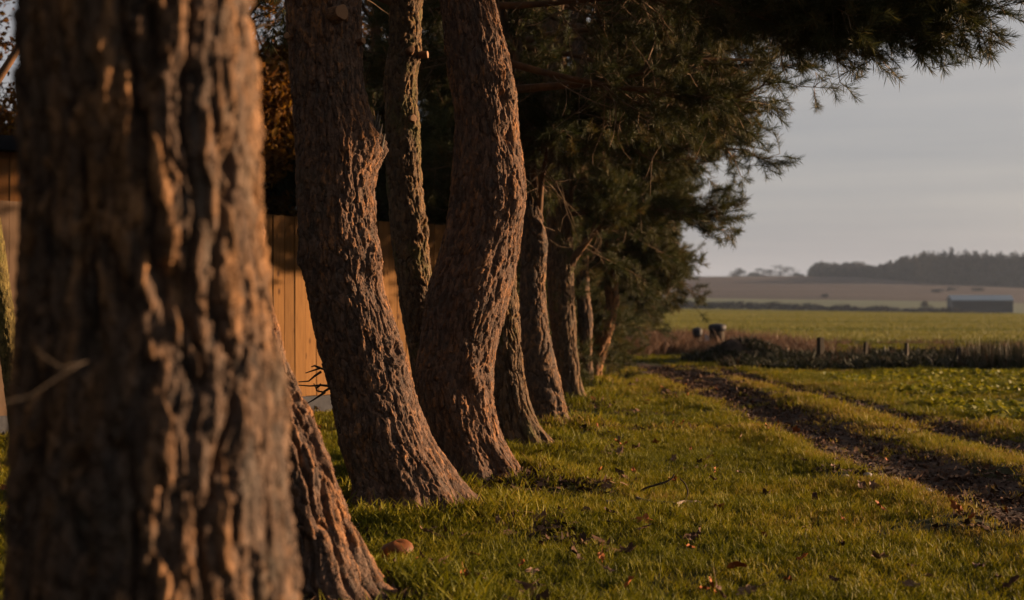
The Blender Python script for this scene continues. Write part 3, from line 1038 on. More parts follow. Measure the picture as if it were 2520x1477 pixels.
# 3: the tree in focus with sawn stubs and a burl
T2 = t = Trunk(8.0, [(640, -900), (690, -200), (702, 0), (715, 150), (733, 330), (738, 560), (746, 640), (764, 740), (790, 860), (818, 960), (832, 1080), (862, 1170), (872, 1225), (845, 1265), (800, 1300)],
               [(800, -900), (872, -200), (882, 0), (887, 150), (902, 270), (912, 330), (916, 390), (918, 470), (923, 560), (934, 620), (938, 700), (970, 800), (1000, 900), (1030, 1010), (1068, 1100), (1112, 1170), (1160, 1240), (1215, 1290)],
               7.2, 0.0045, (0.0, 3.0), 340, 13, (0.028, 0.10), 0.0085, 0.0058,
               feats=[(912, 350, 0.10, 0.062, 0), (932, 385, 0.05, 0.03, 0), (975, 865, 0.05, 0.02, 1), (925, 640, 0.075, 0.03, 0), (905, 690, 0.05, -0.02, 0), (750, 640, 0.06, 0.025, 0), (870, 20, 0.07, 0.02, 0)], lobes=0.19)
o = pine('rough pine with a sawn pale stub and a splintered burl on its sunlit side')
t.build('bark_pine', o)
t.stub(o, 834, 52, 18, 0.075, (0.62, -0.78, 0.04))
t.stub(o, 884, 110, 8, 0.05, (0.8, -0.6, 0.1))
t.stub(o, 727, 100, 8, 0.05, (-0.5, -0.85, 0.0))
for k, (x, y, h) in enumerate(((930, 300, 20), (940, 322, 14), (934, 315, 22), (946, 350, 16), (920, 318, 26))):
    c = P(x, y, 7.95)
    m = Mesh(); m.tube([(c[0] - 0.03, c[1] + 0.02, c[2] - 0.07), (c[0] - 0.01, c[1], c[2]), (c[0] + 0.004, c[1], c[2] + h / FPX * 8 * 1.3)], [0.015, 0.010, 0.002], 5)
    m.build('bark_splinter', MATS['grey_stick'], o)
# dead side branch low on the left
e = P(812, 950, 7.95)
for pl in ([(812, 950), (790, 948), (762, 950), (735, 948)], [(790, 915), (775, 925), (760, 938), (735, 940)], [(802, 910), (788, 906), (770, 912), (752, 918)], [(788, 906), (774, 900), (766, 903)],
           [(812, 955), (795, 965), (780, 962), (775, 950)], [(800, 965), (785, 975), (770, 985), (752, 995)], [(790, 946), (778, 956), (772, 944)]):
    m = Mesh(); m.tube([P(x, y, 7.95 + 0.01 * k) for k, (x, y) in enumerate(pl)], np.linspace(0.008, 0.003, len(pl)), 5)
    m.build('dead_branch', MATS['dark_stick'], o)
pine_crown(o, limbs_for(t, 303, (3, 1.6, 2.6, 4.0, 6.0, 0.7), (3, -2.8, -1.8, 4.2, 6.5, 1.0), None, (3.3, 6.6)), 403, 15, 14, twigs=6)

# 4: slim stem behind, lit orange
T3 = t = Trunk(9.7, [(965, -900), (960, -100), (958, 100), (948, 200), (950, 400), (962, 560), (970, 640), (985, 740), (1005, 850), (1020, 950), (1025, 1050), (1010, 1160), (1000, 1190)],
               [(1052, -900), (1044, -100), (1035, 100), (1022, 200), (1030, 310), (1036, 420), (1044, 530), (1054, 620), (1064, 700), (1085, 800), (1105, 900), (1125, 1050), (1150, 1160), (1160, 1190)],
               6.8, 0.006, (0.8, 3.4), 170, 17, (0.028, 0.06), 0.007, 0.004, feats=[(1040, 560, 0.05, 0.02, 1), (1025, 310, 0.05, 0.02, 0), (1028, 140, 0.05, 0.02, 0)])
o = pine('slim mossy pine with amber lit bark and small sawn stubs, seen between two thick trunks')
t.build('bark_mossy', o)
t.stub(o, 1010, 132, 9, 0.05, (0.3, -0.9, 0.1))
t.stub(o, 1030, 138, 9, 0.07, (0.97, -0.2, 0.05))
t.stub(o, 1015, 297, 9, 0.03, (0.5, -0.85, 0.1))
pine_crown(o, limbs_for(t, 304, (2, 0.8, 1.6, 4.0, 5.4, 0.8), (3, -2.0, -1.3, 3.4, 6.0, 1.0), None, (3.0, 6.4)), 404, 14, 14, twigs=22)

# 5: the big S-shaped tree
T4 = t = Trunk(9.35, [(1040, -900), (1070, -200), (1086, 0), (1102, 150), (1124, 300), (1120, 420), (1105, 540), (1078, 640), (1052, 720), (1036, 830), (1022, 930), (1040, 1010), (1060, 1070), (1082, 1120), (1085, 1170), (1060, 1210)],
               [(1150, -900), (1190, -200), (1214, 0), (1244, 120), (1266, 220), (1274, 330), (1288, 430), (1293, 490), (1284, 560), (1269, 640), (1253, 730), (1226, 830), (1214, 900), (1216, 1000), (1234, 1070), (1262, 1120), (1300, 1180), (1330, 1210)],
               7.6, 0.005, (0.0, 3.25), 330, 29, (0.033, 0.12), 0.0090, 0.0058,
               feats=[(1243, 245, 0.05, -0.055, 0), (1255, 345, 0.042, -0.05, 0), (1243, 200, 0.05, 0.015, 1), (1275, 500, 0.08, 0.02, 0), (1145, 960, 0.07, -0.03, 0), (1165, 920, 0.05, 0.025, 0), (1262, 640, 0.04, -0.02, 0)], lobes=0.19)
o = pine('thick pine bowed in an S with two dark knots high on its sunlit edge')
t.build('bark_pine', o)
lm = limbs_for(t, 305, (3, 1.7, 2.6, 4.2, 6.4, 0.6), (3, -2.4, -1.5, 4.4, 6.6, 1.0), None, (3.4, 7.0))
for tip in ((2.72, 9.08, 3.12), (2.92, 9.18, 3.08), (2.52, 9.08, 2.88), (2.26, 9.15, 2.83), (2.68, 9.25, 3.18), (3.0, 9.13, 3.30), (2.86, 9.0, 3.20), (2.6, 9.18, 3.06), (2.37, 9.08, 3.10), (2.05, 9.2, 2.88), (2.42, 9.22, 2.92), (2.8, 9.08, 3.0), (2.1, 9.05, 3.05), (2.95, 9.2, 3.16)):
    lm.append((t.centre(4.1) + np.array((0.1, 0, 0)), np.array(tip), 0.035))
pine_crown(o, lm, 405, 16, 14, start=0.60, sub_len=(0.28, 0.58), twigs=1)

# 6: base showing behind the S tree
T5 = t = Trunk(11.2, [(1110, -900), (1130, 0), (1150, 300), (1165, 500), (1180, 700), (1195, 850), (1208, 960), (1215, 1040), (1225, 1090), (1205, 1125)],
               [(1200, -900), (1225, 0), (1245, 300), (1255, 500), (1268, 700), (1276, 800), (1284, 900), (1302, 985), (1328, 1050), (1362, 1090), (1400, 1120)],
               7.4, 0.007, (0.0, 2.6), 220, 37, (0.034, 0.15), 0.018, 0.005, lobes=0.14)
o = pine('mossy grey pine with spreading roots, its stem passing behind the S-shaped trunk')
t.build('bark_mossy', o)
lm = limbs_for(t, 306, (8, 1.6, 2.40, 2.72, 5.4, 0.6), (4, -1.7, -0.9, 3.0, 6.0, 1.0), None, (2.6, 6.8))
lm = [(b_, t_ + np.array((0, 0.4 if t_[0] > 1 else 0, 0)), r_) for b_, t_, r_ in lm]
pine_crown(o, lm, 406, 17, 15, twigs=22)

# 7
T6 = t = Trunk(13.6, [(1205, -700), (1225, 0), (1245, 250), (1268, 430), (1282, 540), (1284, 640), (1280, 740), (1283, 860), (1300, 960), (1316, 1020), (1310, 1055)],
               [(1262, -700), (1278, 0), (1292, 250), (1308, 430), (1336, 540), (1347, 600), (1338, 700), (1346, 780), (1361, 870), (1384, 970), (1398, 1025), (1420, 1055)],
               7.6, 0.009, (0.0, 3.4), 180, 41, (0.042, 0.10), 0.012, 0.004, feats=[(1335, 610, 0.06, 0.03, 0), (1320, 560, 0.05, 0.02, 1)])
o = pine('grey-barked pine narrowing upward beside the S-shaped trunk, rosy light on its edge')
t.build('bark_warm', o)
lm = [(np.array(P(1322, 520, 13.6)), np.array(P(1258, 40, 13.4)), 0.05), (np.array(P(1325, 530, 13.6)), np.array(P(1352, 330, 13.3)), 0.04), (np.array(P(1285, 345, 13.5)), np.array(P(1470, 235, 13.2)), 0.075)]
lm += limbs_for(t, 307, (9, 1.8, 2.60, 2.45, 5.6, 1.1), (4, -1.5, -0.6, 3.0, 6.2, 1.0), None, (2.3, 6.8))
pine_crown(o, lm, 407, 17, 15, far=False, twigs=18)

# 8
T7 = t = Trunk(16.6, [(1320, -600), (1335, 0), (1342, 300), (1346, 500), (1346, 620), (1350, 750), (1362, 860), (1372, 950), (1376, 990), (1365, 1005)],
               [(1375, -600), (1388, 0), (1396, 300), (1402, 500), (1408, 620), (1412, 720), (1418, 840), (1428, 930), (1440, 970), (1455, 1000)],
               8.0, 0.012, (0.0, 4.0), 150, 43, (0.045, 0.13), 0.014, 0.004)
o = pine('straight dark pine with a red-lit limb rising to the right at head height')
t.build('bark_mossy', o)
lm = limbs_for(t, 308, (11, 1.7, 2.9, 2.0, 5.8, 1.2), (4, -1.4, -0.4, 2.6, 6.2, 1.2), None, (1.9, 7.0))
lm += [(np.array(P(1402, 650, 16.55)), np.array(P(1500, 535, 16.4)), 0.055), (np.array(P(1385, 560, 16.6)), np.array(P(1425, 380, 16.6)), 0.05), (np.array(P(1355, 480, 16.6)), np.array(P(1290, 300, 16.8)), 0.05)]
pine_crown(o, lm, 408, 17, 14, far=True, twigs=8)

# 9 and 10: two thin stems side by side
T8 = t = Trunk(20.0, [(1405, -500), (1410, 300), (1415, 600), (1420, 720), (1424, 800), (1428, 880), (1430, 930), (1424, 950)],
               [(1440, -500), (1444, 300), (1446, 600), (1450, 720), (1458, 790), (1456, 880), (1460, 930), (1470, 950)],
               8.0, 0.02, (0.0, 3.5), 90, 47, (0.05, 0.11), 0.010, 0.004)
o = pine('thin upright pine whose foot touches the leaning orange-lit stem')
t.build('bark_warm', o)
lm = limbs_for(t, 309, (10, 1.7, 2.6, 1.75, 6.0, 1.2), (4, -1.2, -0.2, 2.6, 6.0, 1.2), None, (1.7, 7.0))
pine_crown(o, lm, 409, 17, 14, far=True, twigs=4)

T9 = t = Trunk(21.0, [(1480, -400), (1490, 300), (1488, 600), (1487, 680), (1492, 750), (1474, 810), (1458, 860), (1446, 910), (1440, 945)],
               [(1512, -400), (1522, 300), (1522, 600), (1520, 680), (1524, 750), (1510, 810), (1494, 860), (1480, 910), (1480, 945)],
               8.0, 0.02, (0.0, 3.5), 90, 53, (0.05, 0.11), 0.010, 0.004)
o = pine('slender pine leaning right then bending upright, its edge glowing orange')
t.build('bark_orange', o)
lm = limbs_for(t, 310, (11, 1.7, 2.5, 1.45, 6.0, 1.4), (3, -0.6, 0.3, 2.6, 6.0, 1.2), None, (1.5, 7.0))
pine_crown(o, lm, 410, 17, 14, far=True, twigs=4)

# 11, 12: last trees of the row
for D, xl, xr, yb, s, label, zlo, xa, xb in ((27.5, 1462, 1486, 900, 59, 'pine stem showing behind the leaning orange-lit pine', 1.25, 1.9, 2.7),
                                            (38.0, 1518, 1536, 860, 61, 'last pine of the row, its drooping crown touching the dry grass', 0.75, 2.6, 3.4)):
    t = Trunk(D, [(xl + 6, -100), (xl + 3, 500), (xl, 800), (xl - 4, yb)], [(xr + 6, -100), (xr + 3, 500), (xr, 800), (xr + 4, yb)], 8.5, 0.05, (0.0, 3.0), 48, s, (0.06, 0.12), 0.01, 0.004)
    o = pine(label)
    t.build('bark_pine', o)
    lm = limbs_for(t, 300 + s, (10, xa, xb, zlo, 6.5, 1.8), (4, t.mid[0] - 2.2, t.mid[0] - 1.2, 1.8, 6.5, 1.5), None, (1.3, 7.4))
    pine_crown(o, lm, 400 + s, 18, 15, far=True, sub_len=(0.6, 1.2), twigs=0, scale=1.15)

# young leaning tree at the left
t = Trunk(11.2, [(-190, -200), (-110, 300), (-52, 560), (-25, 720), (-4, 860), (10, 960), (22, 1040), (34, 1100), (26, 1130)],
          [(-140, -200), (-52, 300), (2, 560), (26, 720), (48, 860), (64, 960), (80, 1040), (96, 1100), (112, 1130)],
          5.5, 0.010, (0.0, 2.6), 110, 67, (0.03, 0.06), 0.004, 0.002)
o = tag(empty('young_tree'), 'slim leaning tree with yellow-green lichen bark before the fence boards greyed for shade', 'tree')
t.build('bark_young', o)
m = Mesh(); m.tube([t.centre(2.6), t.centre(2.6) + np.array((0.5, 0.2, 0.9)), t.centre(2.6) + np.array((0.8, 0.3, 1.9))], [0.04, 0.025, 0.008], 7); m.build('limb', MATS['limb_bark'], o)
m = Mesh(); m.tube([t.centre(3.3), t.centre(3.3) + np.array((-0.6, 0.2, 0.6)), t.centre(3.3) + np.array((-1.1, 0.1, 1.5))], [0.04, 0.025, 0.008], 7); m.build('limb', MATS['limb_bark'], o)

# ------------------------------------------------------------------ timber fence
FA, FB = np.array((-2.57, 15.0)), np.array((-0.82, 16.95))
FU = (FB - FA) / np.linalg.norm(FB - FA)
FN = np.array((FU[1], -FU[0]))                     # towards the lawn
FROT = math.atan2(FU[1], FU[0])
FS0, FS1, FTOP = -5.2, 2.95, 2.12


def at_fence(s, out=0.0):
    p = FA + FU * s + FN * out
    return p[0], p[1]


fx, fy = at_fence(FS0)
fence = empty('timber_fence', (fx, fy, 0), FROT)
tag(fence, 'tall close-boarded timber fence on a concrete base behind the pines', 'fence')
flen = FS1 - FS0
bw = 0.150
nb = int(flen / bw)
bm_ = [Mesh(), Mesh(), Mesh()]
for k in range(3):
    w = 0.148 - 0.003 * k
    bm_[k].box((0, -0.018, 0), (w, 0.0, FTOP - 0.19 + 0.004 * k))
bmesh_data = [mesh_np('fence_board', np.concatenate(q.v), np.concatenate(q.f), MATS['fence_wood'], False) for q in bm_]
grey_data = mesh_np('fence_board', np.concatenate(bm_[0].v), np.concatenate(bm_[0].f), MATS['fence_wood_shaded'], False)
for k in range(nb):
    grey = k * bw < flen - 2.95 - 2.1          # left bay: its shade is painted in as greyer board colour
    b = obj('fence_board', grey_data if grey else bmesh_data[k % 3], fence)
    b.location = (k * bw + rng.uniform(-0.003, 0.003), rng.uniform(-0.002, 0.002) - (0.003 if k % 2 else 0), 0.19 + rng.uniform(-0.006, 0.006))
    b.rotation_euler = (rng.normal(0, 0.003), rng.normal(0, 0.003), rng.normal(0.012, 0.008))
for z in (0.5, 1.1, 1.75):
    m = Mesh(); m.box((0, 0.022, z), (flen, 0.07, z + 0.085)); r_ = m.build('rail', MATS['fence_wood'], fence, False)
k = 0
while k * 1.83 < flen:
    x0 = k * 1.83
    m = Mesh(); m.box((x0 + 0.005, -0.03, -0.03), (min(x0 + 1.82, flen), 0.012, 0.186)); m.build('gravel_board', MATS['concrete'], fence, False)
    m = Mesh(); m.box((x0 - 0.05, 0.074, -0.1), (x0 + 0.05, 0.17, FTOP - 0.05)); m.build('post', MATS['concrete'], fence, False)
    k += 1

# timber building behind the fence, at the left
bd = empty('garden_building', (-7.35, 14.6, 0), 0.50)
tag(bd, 'timber-clad garden building with a dark flat roof edge above the fence', 'building')
m = Mesh(); m.box((0, 0.03, 0), (3.6, 3.0, 2.86)); m.build('wall', MATS['cladding_wood'], bd, False)
cb = Mesh(); cb.box((0, -0.01, 0.05), (0.142, 0.026, 2.85))
cdat = mesh_np('cladding_board', np.concatenate(cb.v), np.concatenate(cb.f), MATS['cladding_wood'], False)
for k in range(24):
    b = obj('cladding_board', cdat, bd); b.location = (0.01 + 0.149 * k, rng.uniform(-0.004, 0.004), 0)
for k in range(19):
    b = obj('cladding_board', cdat, bd); b.location = (3.604, 0.05 + 0.149 * k, 0); b.rotation_euler = (0, 0, math.pi / 2)
m = Mesh(); m.box((-0.15, -0.15, 2.862), (3.8, 3.2, 3.02)); m.build('roof', MATS['roof_edge'], bd, False)


# ------------------------------------------------------------------ trees behind the fence
def leaf_cluster(name, seed, n=9, size=0.055, mat='beech_leaf', rad=0.16):
    r = np.random.default_rng(seed)
    V, F, B = [], [], []
    for k in range(n):
        c = r.normal(0, rad * 0.55, 3)
        a = r.normal(size=3); a /= np.linalg.norm(a)
        b_ = np.cross(a, r.normal(size=3)); b_ /= np.linalg.norm(b_)
        c2 = np.cross(a, b_)
        s = size * r.uniform(0.6, 1.3)
        i = len(V)
        V += [c - a * s, c + b_ * s * 0.5 + c2 * s * 0.12, c + a * s, c - b_ * s * 0.5 + c2 * s * 0.12]
        F += [(i, i + 1, i + 2), (i, i + 2, i + 3)]
        B += [r.uniform(-1, 1)] * 4
    return source(name, V, F, mat, B)


BEECH = [leaf_cluster('beech_spray', 500 + k) for k in range(3)]


def branchy(base, h, r0, seed, levels=3, spread=0.75, lift=0.45, first=0.25):
    """bare branching skeleton; returns tubes by level and the tips"""
    r = np.random.default_rng(seed)
    tubes = [[] for _ in range(levels + 1)]
    tips = []

    def grow(p, d, ln, rad, lv):
        n = 7
        pts = [np.array(p, float)]
        cur = np.array(d, float)
        for k in range(n):
            cur = cur + r.normal(0, 0.13, 3) + np.array((0, 0, 0.03 if lv else 0.0)); cur /= np.linalg.norm(cur)
            pts.append(pts[-1] + cur * ln / n)
        pts = np.array(pts)
        tubes[lv].append((pts, np.linspace(rad, rad * (0.35 if lv < levels else 0.25), n + 1)))
        if lv == levels:
            for q in pts[2:]: tips.append(q)
            return
        kids = (16, 8, 7)[lv] if lv < 3 else 4
        for k in range(kids):
            f = first + (1 - first) * (k + r.uniform(0, 0.9)) / kids if lv == 0 else r.uniform(0.2, 1.0)
            o = np.array([np.interp(f * n, np.arange(n + 1), pts[:, c]) for c in range(3)])
            az = r.uniform(0, 6.283)
            ax = pts[-1] - pts[0]; ax /= np.linalg.norm(ax)
            s1 = np.cross(ax, (0.3, 0.5, 0.8)); s1 /= np.linalg.norm(s1); s2 = np.cross(ax, s1)
            dd = ax * (1 - spread * 0.6) + (s1 * math.cos(az) + s2 * math.sin(az)) * spread + np.array((0, 0, lift * 0.3))
            dd /= np.linalg.norm(dd)
            grow(o, dd, ln * (0.42 if lv == 0 else 0.5) * r.uniform(0.7, 1.15) * (1.15 - 0.5 * f), rad * 0.42 * (1.1 - 0.5 * f), lv + 1)
    grow(base, (0.02, 0.02, 1), h, r0, 0)
    return tubes, np.array(tips)


def beech(x, y, h, seed, label, leaf_z, dens):
    o = tag(empty('beech_tree'), label, 'tree', 'autumn trees behind the timber fence')
    tubes, tips = branchy((x, y, -0.1), h, 0.13, seed)
    m = Mesh(); m.tube(tubes[0][0][0], tubes[0][0][1], 10); m.build('trunk', MATS['grey_stick'], o)
    for p, rd in tubes[1]:
        m = Mesh(); m.tube(p, rd, 6); m.build('limb', MATS['dark_stick'], o)
    m = Mesh()
    for lv in tubes[2:]:
        for p, rd in lv: m.tube(p, np.maximum(rd, 0.004), 3)
    tag(m.build('branch_spray', MATS['dark_stick'], o), kind='stuff')
    r = np.random.default_rng(seed)
    keep = r.uniform(0, 1, len(tips)) < dens * (1 - sstep(leaf_z - 0.5, leaf_z + 1.6, tips[:, 2]) * 0.93)
    pt = np.repeat(tips[keep], 2, 0); pt = pt + r.normal(0, 0.12, pt.shape)
    n = len(pt)
    scatter('crown', pt, r.uniform(0, 6.28, (n, 3)), r.uniform(0.7, 1.2, n), BEECH, np.clip(r.normal(0.5, 0.3, n), 0, 1), o)


beech(-4.1, 20.0, 7.5, 71, 'beech with orange leaves low down and bare twigs above, beyond the leaning trunk', 3.6, 0.95)
beech(-8.0, 20.0, 7.5, 73, 'beech with orange-brown leaves over the dark flat roof edge', 3.8, 0.95)
beech(-3.45, 18.2, 4.6, 77, 'small golden beech rising just above the fence boards', 4.5, 1.0)
beech(-2.9, 23.0, 8.5, 75, 'taller beech with sparse orange leaves standing beyond the fence boards', 3.6, 0.85)


def bushy_pine(x, y, h, rad, seed, label, z0=0.7, n=900):
    """full dark conifer standing behind; limbs all round the stem"""
    o = tag(empty('dark_conifer'), label, 'tree', 'dark conifers behind the row of pines')
    r = np.random.default_rng(seed)
    m = Mesh(); m.tube(curve_pts((x, y, -0.1), (x + r.normal(0, 0.15), y, h), 0, 10), np.linspace(0.14, 0.02, 10), 9); m.build('trunk', MATS['limb_bark'], o)
    lm = []
    nl = 26
    for k in range(nl):
        f = k / nl
        z = z0 + (h - z0) * f
        az = k * 2.4 + r.normal(0, 0.3)
        L_ = rad * (1 - f) ** 0.6 * r.uniform(0.75, 1.1) + 0.25
        lm.append((np.array((x, y, z)), np.array((x + math.cos(az) * L_, y + math.sin(az) * L_, z + r.uniform(-0.2, 0.5))), 0.03))
    pine_crown(o, lm, seed, 13, 11, far=True, start=0.12, sub_len=(0.5, 1.0), twigs=0)


bushy_pine(-2.0, 20.2, 8.5, 1.5, 601, 'dark conifer rising over the fence between the first upright trunks')
bushy_pine(-0.6, 21.0, 9.0, 1.8, 602, 'dark conifer filling the gap behind the slim mossy pine')
bushy_pine(0.1, 25.5, 9.0, 1.9, 603, 'dark conifer behind the S-shaped trunk')
bushy_pine(1.2, 31.0, 9.0, 2.0, 604, 'dark conifer behind the straight dark pine')
bushy_pine(1.3, 38.0, 9.0, 2.2, 605, 'dark conifer behind the thin upright stems')
bushy_pine(-0.35, 18.6, 3.2, 0.9, 606, 'low dark conifer bush at the far end of the timber fence', 0.05)
bushy_pine(0.35, 22.5, 3.4, 1.0, 607, 'low dark conifer bush between the mossy pine and the straight pine', 0.05)
bushy_pine(0.75, 27.0, 3.6, 1.1, 608, 'low dark conifer bush behind the thin upright pine', 0.05)
bushy_pine(-3.9, 19.6, 3.1, 1.2, 610, 'low dark conifer bush under the golden beech behind the fence', 0.05)
bushy_pine(-1.3, 19.6, 3.4, 1.0, 609, 'low dark conifer bush leaning over the fence top', 0.05)

# unseen conifers added beside and behind the camera to cut skylight on the trunks
for k, (x, y, h, lab) in enumerate(((-5.9, 7.0, 9.0, 'unseen shading conifer added beside the path of the fence'), (-4.9, 2.6, 9.0, 'unseen shading conifer added opposite the thickest pine'), (-4.4, -1.6, 9.0, 'unseen shading conifer added near the row end'),
                                    (-1.9, -3.4, 9.0, 'unseen shading conifer added behind the camera'), (0.6, -5.4, 9.0, 'unseen shading conifer added farther behind the camera'))):
    bushy_pine(x, y, h, 2.1, 620 + k, lab, 0.1)

# ------------------------------------------------------------------ verge: dry grass, undergrowth, crop, stalks
dry_src = [tuft('dry_tuft', 40, 0.16, 0.42, 0.006, 0.75, 'dry_blade', 160 + k) for k in range(3)]
bram_src = [tuft('undergrowth_tuft', 34, 0.20, 0.26, 0.013, 1.0, 'bramble_blade', 170 + k) for k in range(3)]


def blob_scatter(name, x0, x1, y0, y1, dens, src, label, cat, s0, s1, keep=None, tint=None):
    x, y = area_points(x0, x1, y0, y1, dens, keep)
    n = len(x)
    tn = rng.uniform(0, 1, n) if tint is None else tint(x, y)
    return scatter(name, np.stack([x, y, gz(x, y, False) - 0.02], 1), SPIN(n, 0.2), rng.uniform(s0, s1, n), src, tn, None, label, cat)


blob_scatter('dry_grass', 1.6, 7.2, 30.5, 44, 22, dry_src, 'tall pale pinkish dry grass beyond the curve of the rut', 'dry grass', 0.6, 1.35,
             lambda x, y: (y > 31 + 0.5 * np.sin(x * 2)) & (fbm(x * 0.8, y * 0.8, 0, 81) > -0.2 + 0.12 * np.maximum(x - 5.5, 0)))
blob_scatter('dry_grass', 6.3, 20, 29.0, 40, 9, dry_src, 'thin rusty dry grass along the line of fence posts', 'dry grass', 0.35, 0.75,
             lambda x, y: fbm(x * 0.6, y * 0.6, 0, 82) > 0.0)
blob_scatter('undergrowth', 3.6, 20, 24.6, 31.5, 26, bram_src, 'dark low undergrowth around the fence post feet', 'undergrowth', 0.45, 1.15,
             lambda x, y: (y > 24.6 + 1.2 * np.exp(-(x - 3.6)) + 0.8 * vnoise(x * 0.8, 0, 0, 83)) & (fbm(x * 0.7, y * 0.7, 0, 84) > -0.25) & (y < 29 + 0.25 * x),
             lambda x, y: np.clip(0.35 + 0.6 * fbm(x * 0.8, y * 0.8, 0, 85), 0, 1))


def rosette(name, seed):
    r = np.random.default_rng(seed)
    V, F, B = [], [], []
    for k in range(11):
        az = r.uniform(0, 6.283); el = r.uniform(0.35, 1.2); L_ = r.uniform(0.08, 0.15); w = L_ * 0.26
        d = np.array((math.cos(az) * math.cos(el), math.sin(az) * math.cos(el), math.sin(el)))
        s = np.array((-math.sin(az), math.cos(az), 0)); u = np.cross(d, s)
        i = len(V)
        V += [d * 0.0, d * L_ * 0.55 - s * w + u * 0.01, d * L_ * 0.55 + s * w + u * 0.01, d * L_ * 1.0 - np.array((0, 0, 0.03))]
        F += [(i, i + 1, i + 2), (i + 1, i + 3, i + 2)]
        B += [r.uniform(-1, 1)] * 4
    return source(name, V, F, 'crop_leaf', B)


ros = [rosette('crop_rosette', 700 + k) for k in range(4)]


blob_scatter('leafy_crop', 4.5, 14, 12, 24.5, 130, ros, 'low yellow-green leafy crop in two sunlit strips', 'crop', 0.65, 1.1, crop_keep)
stalk_src = [tuft('stalk_tuft', 9, 0.10, 0.62, 0.006, 0.25, 'bramble_blade', 180 + k) for k in range(3)]
blob_scatter('dead_stalks', 8.3, 14, 24.8, 27.5, 90, stalk_src, 'stand of dark dead upright stalks at the end of the post line', 'stalks', 0.6, 1.05,
             None, lambda x, y: np.clip(0.2 + rng.uniform(0, 0.9, x.shape) ** 2, 0, 1))

field_src = [tuft('cereal_tuft', 70, 0.70, 0.07, 0.010, 0.8, 'field_blade', 190 + k) for k in range(3)]


def field_tint(x, y):
    return np.clip(0.5 + 0.9 * vnoise(x * 0.012, y * 0.16, 0, 91) + 0.06 * rng.normal(size=x.shape), 0, 1)


x, y = [], []
for a, b, d in ((40, 70, 5.5), (70, 130, 2.4), (130, 230, 0.9), (230, 400, 0.3)):
    q = area_points(-5, 165, a, b, d, lambda X, Y: (np.abs(X) < 0.40 * Y + 4) & (X > 0.03 * Y))
    x.append(q[0]); y.append(q[1])
x, y = np.concatenate(x), np.concatenate(y)
scatter('field_crop', np.stack([x, y, gz(x, y, False) + 0.06], 1), SPIN(len(x), 0.05), rng.uniform(0.8, 1.3, len(x)) * (1 + y / 250), field_src, field_tint(x, y), None,
        'short green cereal blades covering the wide field', 'crop')

# ------------------------------------------------------------------ litter on track and lawn
def bits(name, seed, n=10, size=0.02):
    r = np.random.default_rng(seed)
    V, F, B = [], [], []
    for k in range(n):
        c = np.r_[r.normal(0, 0.06, 2), abs(r.normal(0, 0.006)) + 0.004]
        a = np.r_[r.normal(0, 1, 2), r.normal(0, 0.35)]; a /= np.linalg.norm(a)
        b_ = np.cross(a, np.r_[r.normal(0, 0.5, 2), 1]); b_ /= np.linalg.norm(b_)
        s = size * r.uniform(0.5, 1.4); w = s * r.uniform(0.2, 0.6)
        i = len(V)
        V += [c - a * s - b_ * w * 0.5, c - a * s * 0.2 + b_ * w, c + a * s, c + a * s * 0.2 - b_ * w]
        F += [(i, i + 1, i + 2), (i, i + 2, i + 3)]; B += [r.uniform(-1, 1)] * 4
    return source(name, V, F, 'litter_bit', B)


lit_src = [bits('litter_patch', 720 + k) for k in range(3)]
need_src = [bits('needle_litter_patch', 730 + k, 22, 0.035) for k in range(2)]
x, y = area_points(1.8, 5.2, 5, 27, 120, lambda X, Y: (rut_d(X, Y, RUT1D) < 0.5) | (rut_d(X, Y, RUT2D) < 0.3))
scatter('leaf_litter', np.stack([x, y, gz(x, y) + 0.012], 1), SPIN(len(x), 0.1), rng.uniform(0.5, 1.2, len(x)), lit_src, rng.uniform(0, 0.9, len(x)) ** 1.6, None, 'crumbs of soil and dead leaf in the wheel ruts', 'litter')


def lit_keep(X, Y):
    sx, sy = X - 0.16, Y - 7.35
    u, v = sx * 0.55 - sy * 0.83, sx * 0.83 + sy * 0.55
    p = 0.9 * np.exp(-(u / 0.50) ** 2 - (v / 0.10) ** 2) + 0.6 * np.exp(-((X - 0.05) / 0.30) ** 2 - ((Y - 8.75) / 0.18) ** 2)
    for bx, by, br in BASES:
        d = np.hypot(X - bx, Y - by); p = p + 0.85 * np.exp(-((d - br * 0.62) / (0.24)) ** 2)
    p = p + 0.10 * sstep(0.18, 0.42, fbm(X * 0.35, Y * 0.9, 0, 47)) + 0.16 * np.exp(-((Y - 13.3 - 0.25 * np.sin(X * 1.7)) / 0.32) ** 2)
    fd = (X + 2.57) * -0.744 + (Y - 15.0) * 0.668
    p = p + 0.5 * np.exp(-((fd + 0.35) / 0.3) ** 2) * ((X + 2.57) * 0.668 + (Y - 15.0) * 0.744 < 3.4)
    return rng.uniform(0, 1, X.shape) < p * 0.9


x, y = area_points(-5, 4.5, 4.8, 24, 150, lambda X, Y: frustum(X, Y, 0.6) & lit_keep(X, Y))
scatter('needle_litter', np.stack([x, y, gz(x, y) + 0.002], 1), SPIN(len(x), 0.1), rng.uniform(0.7, 1.3, len(x)), need_src, rng.uniform(0, 1, len(x)) ** 1.3, None, 'brown fallen pine needles round the trunk feet and in a streak', 'litter')

